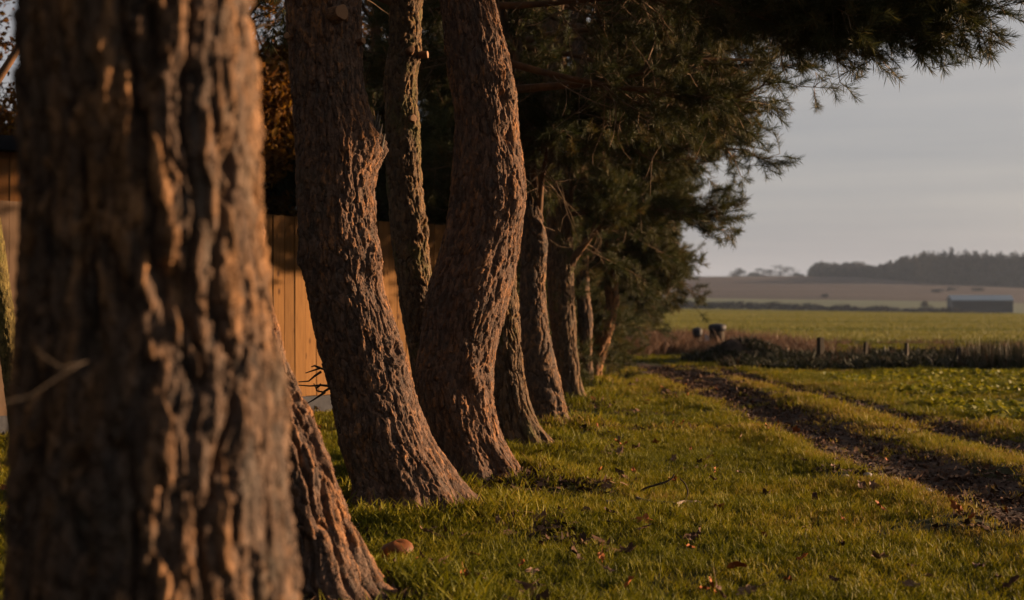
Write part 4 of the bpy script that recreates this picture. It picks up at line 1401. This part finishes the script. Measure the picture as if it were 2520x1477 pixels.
# single fallen leaves
def leaf_mesh(name, seed, kind, mat):
    r = np.random.default_rng(seed)
    n = 22
    a = np.linspace(-math.pi, math.pi, n, endpoint=False)
    if kind == 'oak': rad = 0.030 * (0.75 + 0.25 * np.cos(a)) * (1 + 0.22 * np.sin(a * 7 + 0.5))
    elif kind == 'maple': rad = 0.034 * (0.62 + 0.38 * np.abs(np.cos(a * 2.5)) ** 1.5)
    else: rad = 0.026 * (0.9 + 0.1 * np.cos(a))
    x = rad * np.cos(a) * 1.35; y = rad * np.sin(a) * (0.62 if kind != 'maple' else 1.0)
    curl = r.uniform(6, 16)
    V = [(0, 0, 0.0)]
    inner = np.stack([x * 0.5, y * 0.5, curl * (y * 0.5) ** 2 + 0.004 * np.sin(a * 3 + seed)], 1)
    outer = np.stack([x, y, curl * y ** 2 + r.uniform(-4, 9) * x ** 2 + 0.006 * np.sin(a * 4 + seed * 2)], 1)
    V = np.concatenate([[(0, 0, 0.0)], inner, outer])
    F = []
    for k in range(n):
        j = (k + 1) % n
        F += [(0, 1 + k, 1 + j), (1 + k, 1 + n + k, 1 + n + j), (1 + k, 1 + n + j, 1 + j)]
    # stalk
    i = len(V); L_ = -0.05
    V = np.concatenate([V, [(-0.02, 0.0012, 0), (-0.02, -0.0012, 0), (L_ - 0.02, 0.001, 0.012), (L_ - 0.02, -0.001, 0.012)]])
    F += [(i, i + 1, i + 3), (i, i + 3, i + 2)]
    return mesh_np(name, V, F, MATS[mat], True)


def leaf_mat(name, a, b):
    m = simple(name, [(0.3, a), (0.7, b)], 40, 4, rough=0.7)


leaf_mat('leaf_orange', (0.17, 0.048, 0.012), (0.25, 0.085, 0.022))
leaf_mat('leaf_brown', (0.0338, 0.0150, 0.0083), (0.0638, 0.0300, 0.0165))
leaf_mat('leaf_tan', (0.1190, 0.0700, 0.0420), (0.1680, 0.1050, 0.0700))
kinds = [('leaf_orange', 'curled orange fallen leaf lying in the lawn grass', 'orange leaves fallen on the lawn'),
         ('leaf_brown', 'crumpled dark brown fallen leaf lying in the lawn grass', 'brown leaves fallen on the lawn'),
         ('leaf_tan', 'pale tan fallen leaf lying in the lawn grass', 'tan leaves fallen on the lawn')]
lm_ = {mt: [leaf_mesh('fallen_leaf', 740 + k * 3 + j, ('oak', 'maple', 'plain')[k % 3], mt) for k in range(4)] for j, (mt, _, _) in enumerate(kinds)}
spots = [(948, 1410, 0, 1.3), (975, 1432, 1, 1.5), (1050, 1342, 2, 1.2), (1175, 1466, 2, 1.6), (1180, 1450, 1, 1.2), (1770, 1474, 1, 1.5), (1845, 1476, 2, 1.4), (1720, 1325, 1, 1.6), (1560, 1175, 0, 1.1), (2050, 1162, 2, 1.2),
         (2350, 1268, 0, 1.4), (2005, 1235, 1, 1.3), (1760, 1165, 0, 1.1), (1660, 1190, 0, 1.1), (1500, 1215, 0, 1.2), (1490, 1225, 2, 1.1), (1580, 1320, 2, 1.2), (1700, 1335, 1, 1.3), (1585, 1300, 0, 1.1), (2410, 1410, 1, 1.4), (2240, 1463, 2, 1.2),
         (2165, 1390, 2, 1.1), (1970, 1390, 0, 1.1), (1480, 1395, 0, 1.2), (1420, 1395, 1, 1.6), (2160, 1215, 2, 1.0), (1885, 1222, 1, 1.1), (2480, 1462, 1, 1.3), (1880, 1330, 0, 1.0), (1755, 1470, 0, 1.1), (10, 1215, 0, 1.3), (30, 1280, 0, 1.2), (35, 1400, 1, 1.2), (1520, 1108, 0, 1.3)]
for x, y, k, s in spots:
    D = 4200 / (y - 745)
    mt, lab, grp = kinds[k]
    o = obj('fallen_leaf', lm_[mt][int(rng.integers(0, 4))])
    px = (x - CX) / FPX * D
    o.location = (px, D, float(gz(px, D)) + 0.05); o.scale = (s,) * 3
    o.rotation_euler = (rng.normal(0, 0.6), rng.normal(0, 0.6), rng.uniform(0, 6.28)); tag(o, lab, 'leaf', grp)
cnt = 0
while cnt < 175:
    D = 5.8 + 15 * rng.uniform() ** 1.2
    px = rng.uniform(-0.2 * D, min(2.7 + 0.02 * D, 0.36 * D))
    if any(math.hypot(px - bx, D - by) < br * 0.55 for bx, by, br in BASES): continue
    if px < -0.13 * D and D < 9: continue
    k = int(rng.choice(3, p=(0.5, 0.32, 0.18)))
    mt, lab, grp = kinds[k]
    o = obj('fallen_leaf', lm_[mt][int(rng.integers(0, 4))])
    o.location = (px, D, float(gz(px, D)) + rng.uniform(0.03, 0.06)); s = rng.uniform(0.75, 1.25); o.scale = (s,) * 3
    o.rotation_euler = (rng.normal(0, 0.55), rng.normal(0, 0.55), rng.uniform(0, 6.28)); tag(o, lab, 'leaf', grp)
    cnt += 1


# fallen twigs by the roots
def ground_twig(pl, rad, mat, label, lift=None):
    m = Mesh()
    pts = []
    for k, (x, y) in enumerate(pl):
        yb = lift[k][0] if lift else y
        D = 4200 / (yb - 745)
        px = (x - CX) / FPX * D
        z = float(gz(px, D)) + 0.03 if not lift else EYE - (y - HZ) / FPX * D
        pts.append((px, D, max(z, float(gz(px, D)) + 0.02)))
    pts = np.array(pts)
    tt = np.linspace(0, len(pts) - 1, 4 * len(pts))
    q = np.stack([np.interp(tt, np.arange(len(pts)), pts[:, c]) for c in range(3)], 1)
    q = np.stack([smooth1(q[:, c], 2) for c in range(3)], 1)
    m.tube(q, np.linspace(rad[0], rad[1], len(q)), 7)
    tag(m.build('fallen_twig', MATS[mat]), label, 'twig', 'fallen twigs on the lawn')


ground_twig([(1574, 1212), (1590, 1200), (1615, 1193), (1640, 1186), (1655, 1176), (1659, 1166)], (0.008, 0.005), 'dark_stick', 'dark bowed twig arching above the lawn grass', [(1218,), (1219,), (1220,), (1220,), (1220,), (1220,)])
ground_twig([(1672, 1176), (1686, 1190), (1693, 1208), (1690, 1222), (1684, 1232)], (0.004, 0.006), 'dark_stick', 'thin dark hooked twig standing upright in the lawn grass', [(1236,), (1236,), (1236,), (1236,), (1236,)])
ground_twig([(1566, 1236), (1580, 1240), (1610, 1243), (1650, 1245), (1690, 1247)], (0.012, 0.007), 'grey_stick', 'straight grey twig lying flat under the bowed one')
ground_twig([(1662, 1257), (1675, 1245), (1690, 1240), (1705, 1243), (1715, 1238), (1727, 1244)], (0.016, 0.006), 'bleached_stick', 'pale bleached crooked stick beside the grey twig')
ground_twig([(1485, 1248), (1510, 1246), (1535, 1247)], (0.012, 0.008), 'grey_stick', 'short grey stick lying near the roots of the S-shaped pine')
ground_twig([(1480, 1282), (1510, 1281), (1545, 1285), (1560, 1292)], (0.006, 0.004), 'dark_stick', 'slim dark twig bent flat among the lawn leaves')
ground_twig([(1480, 1298), (1500, 1299), (1530, 1300)], (0.006, 0.004), 'dark_stick', 'short dark twig half sunk in the lawn')
for (x, y, s, lab) in ((2200, 1180, 0.03, 'grey stone beside the broad wheel rut'), (2135, 1178, 0.025, 'pale stone half sunk in the lawn'), (2578 - 300, 1210, 0.03, 'rounded stone in the lawn near the rut edge'),
                       (2080, 1178, 0.022, 'dull small stone lying by the pale stone'), (1352, 1046, 0.05, 'bright white stone at the foot of the grey-barked pine')):
    D = 4200 / (y - 745); px = (x - CX) / FPX * D
    r = np.random.default_rng(int(x))
    th, ph = np.meshgrid(np.linspace(0, 2 * math.pi, 12, endpoint=False), np.linspace(-1.5, 1.5, 7))
    w = 1 + 0.25 * vnoise(np.cos(th) * 1.5 + x, np.sin(th) * 1.5, ph * 1.2, 5)
    V = np.stack([np.cos(th) * np.cos(ph) * w * s * 1.2, np.sin(th) * np.cos(ph) * w * s, np.sin(ph) * w * s * 0.6], -1).reshape(-1, 3)
    o = obj('stone', mesh_np('stone', V, grid_faces(7, 12, True), MATS['white_scrap' if 'white' in lab else 'stone'])); o.location = (px, D, float(gz(px, D)) + s * 0.5 + 0.015); tag(o, lab, 'stone', 'stones in the lawn')

# brown mushroom
D = 4200 / (1374 - 745); px = (979 - CX) / FPX * D
mu = empty('mushroom', (px, D, float(gz(px, D)) - 0.032), 0.2); mu.scale = (1.08, 1.0, 1.15); tag(mu, 'large flat-capped brown mushroom in the grass by the furrowed pine base', 'mushroom')
prof = [(0.0, 0.094), (0.03, 0.092), (0.055, 0.084), (0.070, 0.070), (0.076, 0.054), (0.072, 0.042), (0.058, 0.040), (0.02, 0.046), (0.0, 0.048)]
th = np.arange(28) / 28 * 2 * math.pi
V = np.concatenate([np.stack([r_ * (1 + 0.04 * np.sin(th * 3)) * np.cos(th), r_ * 0.85 * np.sin(th), np.full(28, z_) + 0.004 * np.sin(th * 2)], 1) for r_, z_ in prof])
obj('cap', mesh_np('cap', V, grid_faces(len(prof), 28, True), MATS['mushroom_cap']), mu).rotation_euler = (0.10, -0.10, 0)
prof = [(0.026, -0.03), (0.024, 0.02), (0.018, 0.05)]
V = np.concatenate([np.stack([r_ * np.cos(th), r_ * np.sin(th), np.full(28, z_)], 1) for r_, z_ in prof])
obj('stem', mesh_np('stem', V, grid_faces(3, 28, True), MATS['mushroom_stem']), mu)

# ------------------------------------------------------------------ posts, heap, capped posts, mound
for x, w, top, lab in ((2020, 0.052, 0.52, 'stoutest square fence post, next to the dark brush heap'), (2128, 0.032, 0.42, 'thin fence post second from the dark brush heap'),
                       (2231, 0.032, 0.42, 'thin fence post third from the dark brush heap'), (2357, 0.034, 0.40, 'thin fence post at the edge of the dead stalks')):
    D = 27.6 if x < 2300 else 25.6
    px = (x - CX) / FPX * D
    m = Mesh(); V = []
    for z, k in ((-0.2, 1.06), (0.1, 1.05), (top * 0.6, 1.0), (top - 0.02, 0.98), (top, 0.85)):
        V.append(np.array([(-w * k, -w * k, z), (w * k, -w * k, z), (w * k, w * k, z), (-w * k, w * k, z)]))
    V.append(V[-1] * np.array((0.02, 0.02, 1)) + np.array((0, 0, 0.006)))
    o = obj('fence_post', mesh_np('fence_post', np.concatenate(V), grid_faces(6, 4, True), MATS['post_wood'], False))
    o.location = (px, D, float(gz(px, D))); o.rotation_euler = (rng.normal(0, 0.03), rng.normal(0, 0.04), rng.uniform(0, 1)); tag(o, lab, 'post', 'posts along the field edge')


def mound(name, cx_, cy_, rx, ry, h, mat, seed, n=60, rough=0.25):
    th, q = np.meshgrid(np.linspace(0, 2 * math.pi, n, endpoint=False), np.linspace(1, 0.001, 28))
    X, Y = np.cos(th) * q * rx, np.sin(th) * q * ry
    Z = h * (1 - q ** 1.6) * (1 + rough * fbm(X * 2 + cx_, Y * 2, 0, seed) * 2) + h * rough * fbm(X * 6, Y * 6, 0, seed + 2) * (1 - q) ** 0.4 - 0.1 * q ** 8
    return mesh_np(name, np.stack([X, Y, Z], -1).reshape(-1, 3), grid_faces(28, n, True), MATS[mat])


hp = empty('brush_heap', (4.75, 28.9, 0)); tag(hp, 'dark heap of cut brush and soil beside the stoutest post', 'heap')
obj('heap', mound('heap', 4.75, 28.9, 0.95, 0.9, 0.42, 'soil_heap', 91, rough=0.35), hp)
r = np.random.default_rng(93)
for k in range(46):
    a, q = r.uniform(0, 6.28), r.uniform(0, 0.85)
    c = np.array((math.cos(a) * q * 0.9, math.sin(a) * q * 0.8, 0.40 * (1 - q ** 1.6) + 0.02))
    d = r.normal(0, 1, 3); d[2] = abs(d[2]) * 0.35; d /= np.linalg.norm(d); L_ = r.uniform(0.12, 0.35)
    m = Mesh(); m.tube(curve_pts(c - d * L_, c + d * L_, 0.03, 5, 0.06, r), np.linspace(0.014, 0.005, 5), 5)
    m.build('stick', MATS['dark_stick' if k % 3 else 'grey_stick'], hp)
n = 420
a, q = r.uniform(0, 6.28, n), np.sqrt(r.uniform(0, 1, n))
pt = np.stack([np.cos(a) * q * 0.95 + 4.75, np.sin(a) * q * 0.9 + 28.9, 0.40 * (1 - q ** 1.6)], 1)
sc_ = scatter('dead_leaf_cover', pt - np.array((4.75, 28.9, 0)), SPIN(n, 0.5), r.uniform(0.25, 0.6, n), bram_src, np.clip(r.normal(0.2, 0.35, n), 0, 1), hp)

md_ = obj('earth_mound', mound('earth_mound', 3.2, 41, 1.1, 1.3, 0.62, 'soil_heap', 95, rough=0.12)); md_.location = (3.15, 41.5, 0); tag(md_, 'low brown earth mound behind the last pine', 'mound')


def capped(x, D, w, cw, zc_, ch, label, scrap):
    px = (x - CX) / FPX * D
    e = empty('capped_stump', (px, D, float(gz(px, D)))); tag(e, label, 'stump')
    th = np.arange(16) / 16 * 2 * math.pi
    rows = [np.stack([w * k * (1 + 0.08 * np.sin(th * 3 + x)) * np.cos(th), w * k * np.sin(th), np.full(16, z)], 1) for z, k in ((-0.1, 1.3), (0.15, 1.1), (zc_ + 0.03, 0.95))]
    obj('stump', mesh_np('stump', np.concatenate(rows), grid_faces(3, 16, True), MATS['post_wood']), e)
    rows = [np.stack([cw * k * np.cos(th), cw * k * np.sin(th), np.full(16, zc_ + z)], 1) for z, k in ((0, 0.1), (0, 0.88), (ch * 0.25, 0.97), (ch * 0.65, 1.0), (ch * 0.9, 0.86), (ch, 0.55), (ch + 0.01, 0.02))]
    obj('cap', mesh_np('cap', np.concatenate(rows), grid_faces(7, 16, True), MATS['tub_plastic']), e)
    if scrap:
        V = np.array([(0.10, -0.15, 0.28), (0.26, -0.16, 0.30), (0.28, -0.15, 0.42), (0.17, -0.17, 0.47), (0.10, -0.14, 0.40)]) * np.array((1, 1, 1))
        V = np.concatenate([V, V + np.array((0, 0.03, 0))])
        F = [(0, 1, 2, 3), (5, 8, 7, 6), (0, 3, 4, 4)][:2]
        obj('scrap', mesh_np('scrap', V, F, MATS['white_scrap'], False), e)


capped(1765, 33.5, 0.18, 0.215, 0.54, 0.17, 'squat brown stump with a broad dark flat cap in the dry grass', False)
capped(1716, 34.5, 0.09, 0.125, 0.40, 0.22, 'slimmer dark-capped stump with a pale scrap beside the dry grass', True)
lt = obj('pale_litter', mound('pale_litter', 0, 0, 0.09, 0.07, 0.08, 'white_scrap', 97, 12, 0.3)); lt.location = (P(1950, 0, 31)[0], 31, float(gz(6.1, 31)) + 0.22); tag(lt, 'small white scrap lying in the undergrowth right of the brush heap', 'litter')
lt.location.z = float(gz(6.1, 31)) + 0.10


# ------------------------------------------------------------------ far countryside
def leaf_blob(r, c, rad, n, size):
    """loose leafy clump: many small faces through an ellipsoid"""
    d = r.normal(0, 1, (n, 3)); d /= np.linalg.norm(d, axis=1)[:, None]
    p = c + d * np.asarray(rad) * (r.uniform(0, 1, (n, 1)) ** 0.4)
    a = r.normal(0, 1, (n, 3)); a /= np.linalg.norm(a, axis=1)[:, None]
    b = np.cross(a, r.normal(0, 1, (n, 3))); b /= np.linalg.norm(b, axis=1)[:, None]
    s = size * r.uniform(0.6, 1.3, (n, 1))
    return np.stack([p - a * s, p + b * s * 0.8, p + a * s], 1).reshape(-1, 3)


def far_tree_verts(r, x, y, z, h, w):
    V = []
    k = 9
    for j in range(k):
        f = j / (k - 1)
        cz = z + h * (0.08 + 0.82 * f)
        rr = w * (0.55 + 0.45 * math.sin(math.pi * min(1, 0.25 + 0.75 * f)))
        c = np.array((x + r.normal(0, rr * 0.45), y + r.normal(0, rr * 0.45), cz))
        V.append(leaf_blob(r, c, (rr * 0.8, rr * 0.8, h * 0.16), 70, max(h * 0.035, 0.55)))
    return V


def tri_obj(name, V, mat, parent=None):
    V = np.concatenate(V)
    return obj(name, mesh_np(name, V, np.arange(len(V)).reshape(-1, 3), MATS[mat], False), parent)


r = np.random.default_rng(801)
V = []
# skyline of the wood: (x reading, top reading)
skyx = [1995, 2010, 2060, 2110, 2135, 2150, 2175, 2200, 2230, 2280, 2330, 2400, 2460, 2520, 2600, 2700]
skyy = [655, 642, 645, 640, 650, 655, 652, 646, 638, 635, 634, 634, 638, 640, 642, 645]
tr = Mesh()
for x in np.arange(2000, 2780, 6.0):
    for row in range(3):
        D = 868 + row * 22 - 150 * float(sstep(200, 262, (x - CX) / FPX * 868)) * (1 if row < 2 else 0.6) * (0.9 if row else 1)
        xx = x + r.normal(0, 3)
        px = (xx - CX) / FPX * D
        g = float(gz(px, D, False))
        top = EYE - (np.interp(xx, skyx, skyy) + abs(r.normal(0, 4)) - HZ) / FPX * 880
        h = max(7.0, top - g) if row == 2 else max(7.0, (top - g) * r.uniform(0.75, 0.97))
        h = min(h, 27)
        V += far_tree_verts(r, px, D, g, h, r.uniform(2.6, 4.2))
        tr.tube([(px, D, g - 1), (px, D, g + h * 0.5)], [0.35, 0.2], 4)
wd = empty('distant_wood', (240, 850, 0)); tag(wd, 'long dark bluish wood along the crest of the far hill', 'wood', kind='stuff')
q = tri_obj('crown', V, 'far_foliage', wd); q.location = (-240, -850, 0)
q = tr.build('trunk', MATS['hedge_foliage'], wd); q.location = (-240, -850, 0)

for x, yt, wpx, lab in ((1815, 662, 26, 'thin see-through tree on the far hill crest, left of the broad round one'), (1880, 662, 34, 'low tree joined to the broad round one on the hill crest'), (1922, 655, 44, 'broad rounded tree on the far hill crest beside the wood'), (1962, 672, 20, 'small sloping tree between the broad round tree and the wood'), (1852, 672, 22, 'low shrubby tree on the far hill crest')):
    D = 868; px = (x - CX) / FPX * D; g = float(gz(px, D, False))
    h = EYE - (yt - HZ) / FPX * D - g
    e = empty('hilltop_tree', (px, D, g)); tag(e, lab, 'tree', 'single trees on the far hill crest')
    r = np.random.default_rng(int(x))
    tri_obj('crown', far_tree_verts(r, 0, 0, -0.5, h * 1.12, wpx / FPX * D * 0.85), 'far_foliage', e)
    m = Mesh(); m.tube([(0, 0, -0.5), (0, 0, h * 0.6)], [0.3, 0.15], 5); m.build('trunk', MATS['hedge_foliage'], e)


def hedge(name, xa, ya, xb, yb, hfun, label, seed, wid=1.2, step=0.45):
    r = np.random.default_rng(seed)
    n = int(math.hypot(xb - xa, yb - ya) / step)
    V = []
    for k in range(n):
        f = k / n
        x, y = xa + (xb - xa) * f, ya + (yb - ya) * f
        h = hfun(f) * (1 + 0.25 * float(vnoise(k * 0.09, 0, 0, seed)))
        g = float(gz(x, y, False))
        V.append(leaf_blob(r, np.array((x, y + r.normal(0, 0.3), g + h * 0.5)), (step * 1.5, wid, h * 0.55), 60, 0.34))
    o = tri_obj(name, V, 'hedge_foliage')
    tag(o, label, 'hedge')


hedge('hedgerow', 0, 407, 132, 405, lambda f: 2.9 - 1.0 * f, 'long dark hedgerow along the far side of the green field', 811)
hedge('hedgerow', 132, 405, 200, 404, lambda f: 0.9, 'low thin hedge running in front of the barn', 812)
for x, D, ytop, w, lab, col in ((2278, 415, 739, 2.2, 'dark rounded bush standing alone left of the barn', 'far_foliage'), (2165, 404, 752, 5.5, 'wide rusty bush bulging from the hedgerow', 'hedge_foliage'), (2030, 560, 738, 2.0, 'small bush on the pale pasture below the brown hillside', 'far_foliage'),
                           (2310, 620, 728, 3.0, 'small far bush behind the barn gable', 'far_foliage'), (2340, 640, 727, 3.0, 'small far bush above the barn roof end', 'far_foliage'), (2410, 640, 726, 3.5, 'bluish far bush behind the barn roof', 'far_foliage')):
    px = (x - CX) / FPX * D; g = float(gz(px, D, False)); h = max(1.8, EYE - (ytop - HZ) / FPX * D - g)
    r = np.random.default_rng(int(x) + 3)
    V = [leaf_blob(r, np.array((r.normal(0, w * 0.3), r.normal(0, w * 0.3), h * (0.12 + 0.7 * j / 9))), (w * (0.75 - 0.035 * j), w * 0.7, h * 0.2), 60, 0.3) for j in range(10)]
    o = tri_obj('field_bush', V, col); o.location = (px, D, g); tag(o, lab, 'bush', 'bushes in the far fields')

# barn
D = 455
bx0, bx1 = P(2345, 0, D)[0], P(2487, 0, D)[0]
g = float(gz((bx0 + bx1) / 2, D, False)) + 0.5
L_ = bx1 - bx0
barn = empty('barn', (bx0, D, g), -0.12); tag(barn, 'long low grey barn with a pale metal roof beyond the hedge', 'barn')
EH, RH, DEP = 3.5, 5.0, 9.0
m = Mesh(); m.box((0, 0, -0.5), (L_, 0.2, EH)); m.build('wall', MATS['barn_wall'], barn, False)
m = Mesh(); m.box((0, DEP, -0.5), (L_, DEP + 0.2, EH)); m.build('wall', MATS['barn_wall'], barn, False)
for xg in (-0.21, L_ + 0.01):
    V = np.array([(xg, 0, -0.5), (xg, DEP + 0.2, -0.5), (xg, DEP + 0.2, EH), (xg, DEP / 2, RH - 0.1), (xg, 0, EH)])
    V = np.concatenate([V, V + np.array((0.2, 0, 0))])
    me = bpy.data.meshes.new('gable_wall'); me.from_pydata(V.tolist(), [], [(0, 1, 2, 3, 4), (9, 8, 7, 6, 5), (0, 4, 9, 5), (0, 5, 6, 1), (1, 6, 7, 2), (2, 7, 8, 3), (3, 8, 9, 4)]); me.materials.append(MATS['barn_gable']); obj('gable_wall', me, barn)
sl = math.atan2(RH - EH, DEP / 2)
nsh = 12
for side in (0, 1):
    for k in range(nsh):
        xa, xb = -0.5 + (L_ + 1.0) * k / nsh, -0.5 + (L_ + 1.0) * (k + 1) / nsh - 0.002
        y0_, y1_ = (-0.5, DEP / 2) if side == 0 else (DEP / 2, DEP + 0.7)
        z0_ = EH - 0.5 * math.tan(sl) + 0.08
        za, zb = (z0_, RH + 0.08) if side == 0 else (RH + 0.08, z0_)
        V = np.array([(xa, y0_, za), (xb, y0_, za), (xb, y1_, zb), (xa, y1_, zb)]); V = np.concatenate([V, V + np.array((0, 0, 0.1))])
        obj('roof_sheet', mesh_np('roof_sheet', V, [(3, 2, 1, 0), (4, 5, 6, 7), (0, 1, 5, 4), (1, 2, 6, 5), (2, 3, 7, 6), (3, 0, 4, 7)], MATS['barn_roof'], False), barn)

# ------------------------------------------------------------------ air
m = Mesh(); m.box((-1520, -60, -14), (1520, 2050, 46))
hz = m.build('haze', None, None, False)
hm = bpy.data.materials.new('haze_air'); hm.use_nodes = True
hn, hl = hm.node_tree.nodes, hm.node_tree.links
hn.clear()
pv = hn.new('ShaderNodeVolumePrincipled'); ho = hn.new('ShaderNodeOutputMaterial')
pv.inputs['Color'].default_value = (0.50, 0.66, 0.95, 1)
pv.inputs['Density'].default_value = 0.00012
pv.inputs['Anisotropy'].default_value = 0.2
hl.new(pv.outputs[0], ho.inputs['Volume'])
hz.data.materials.append(hm)
hz.visible_shadow = True
tag(hz, 'thin pale evening haze over the fields', 'haze', kind='stuff')

# ------------------------------------------------------------------ put each tree's origin at its foot
for o in list(SC.objects):
    if o.type == 'EMPTY' and o.parent is None and tuple(o.location) == (0, 0, 0):
        tk = [c for c in o.children if c.name.split('.')[0] == 'trunk']
        if not tk: continue
        v = tk[0].data.vertices
        nv = min(60, len(v))
        lo = sum((v[k].co for k in range(nv)), Vector()) / nv
        base = Vector((lo.x, lo.y, 0))
        o.location = base
        for c in o.children:
            c.location = c.location - base
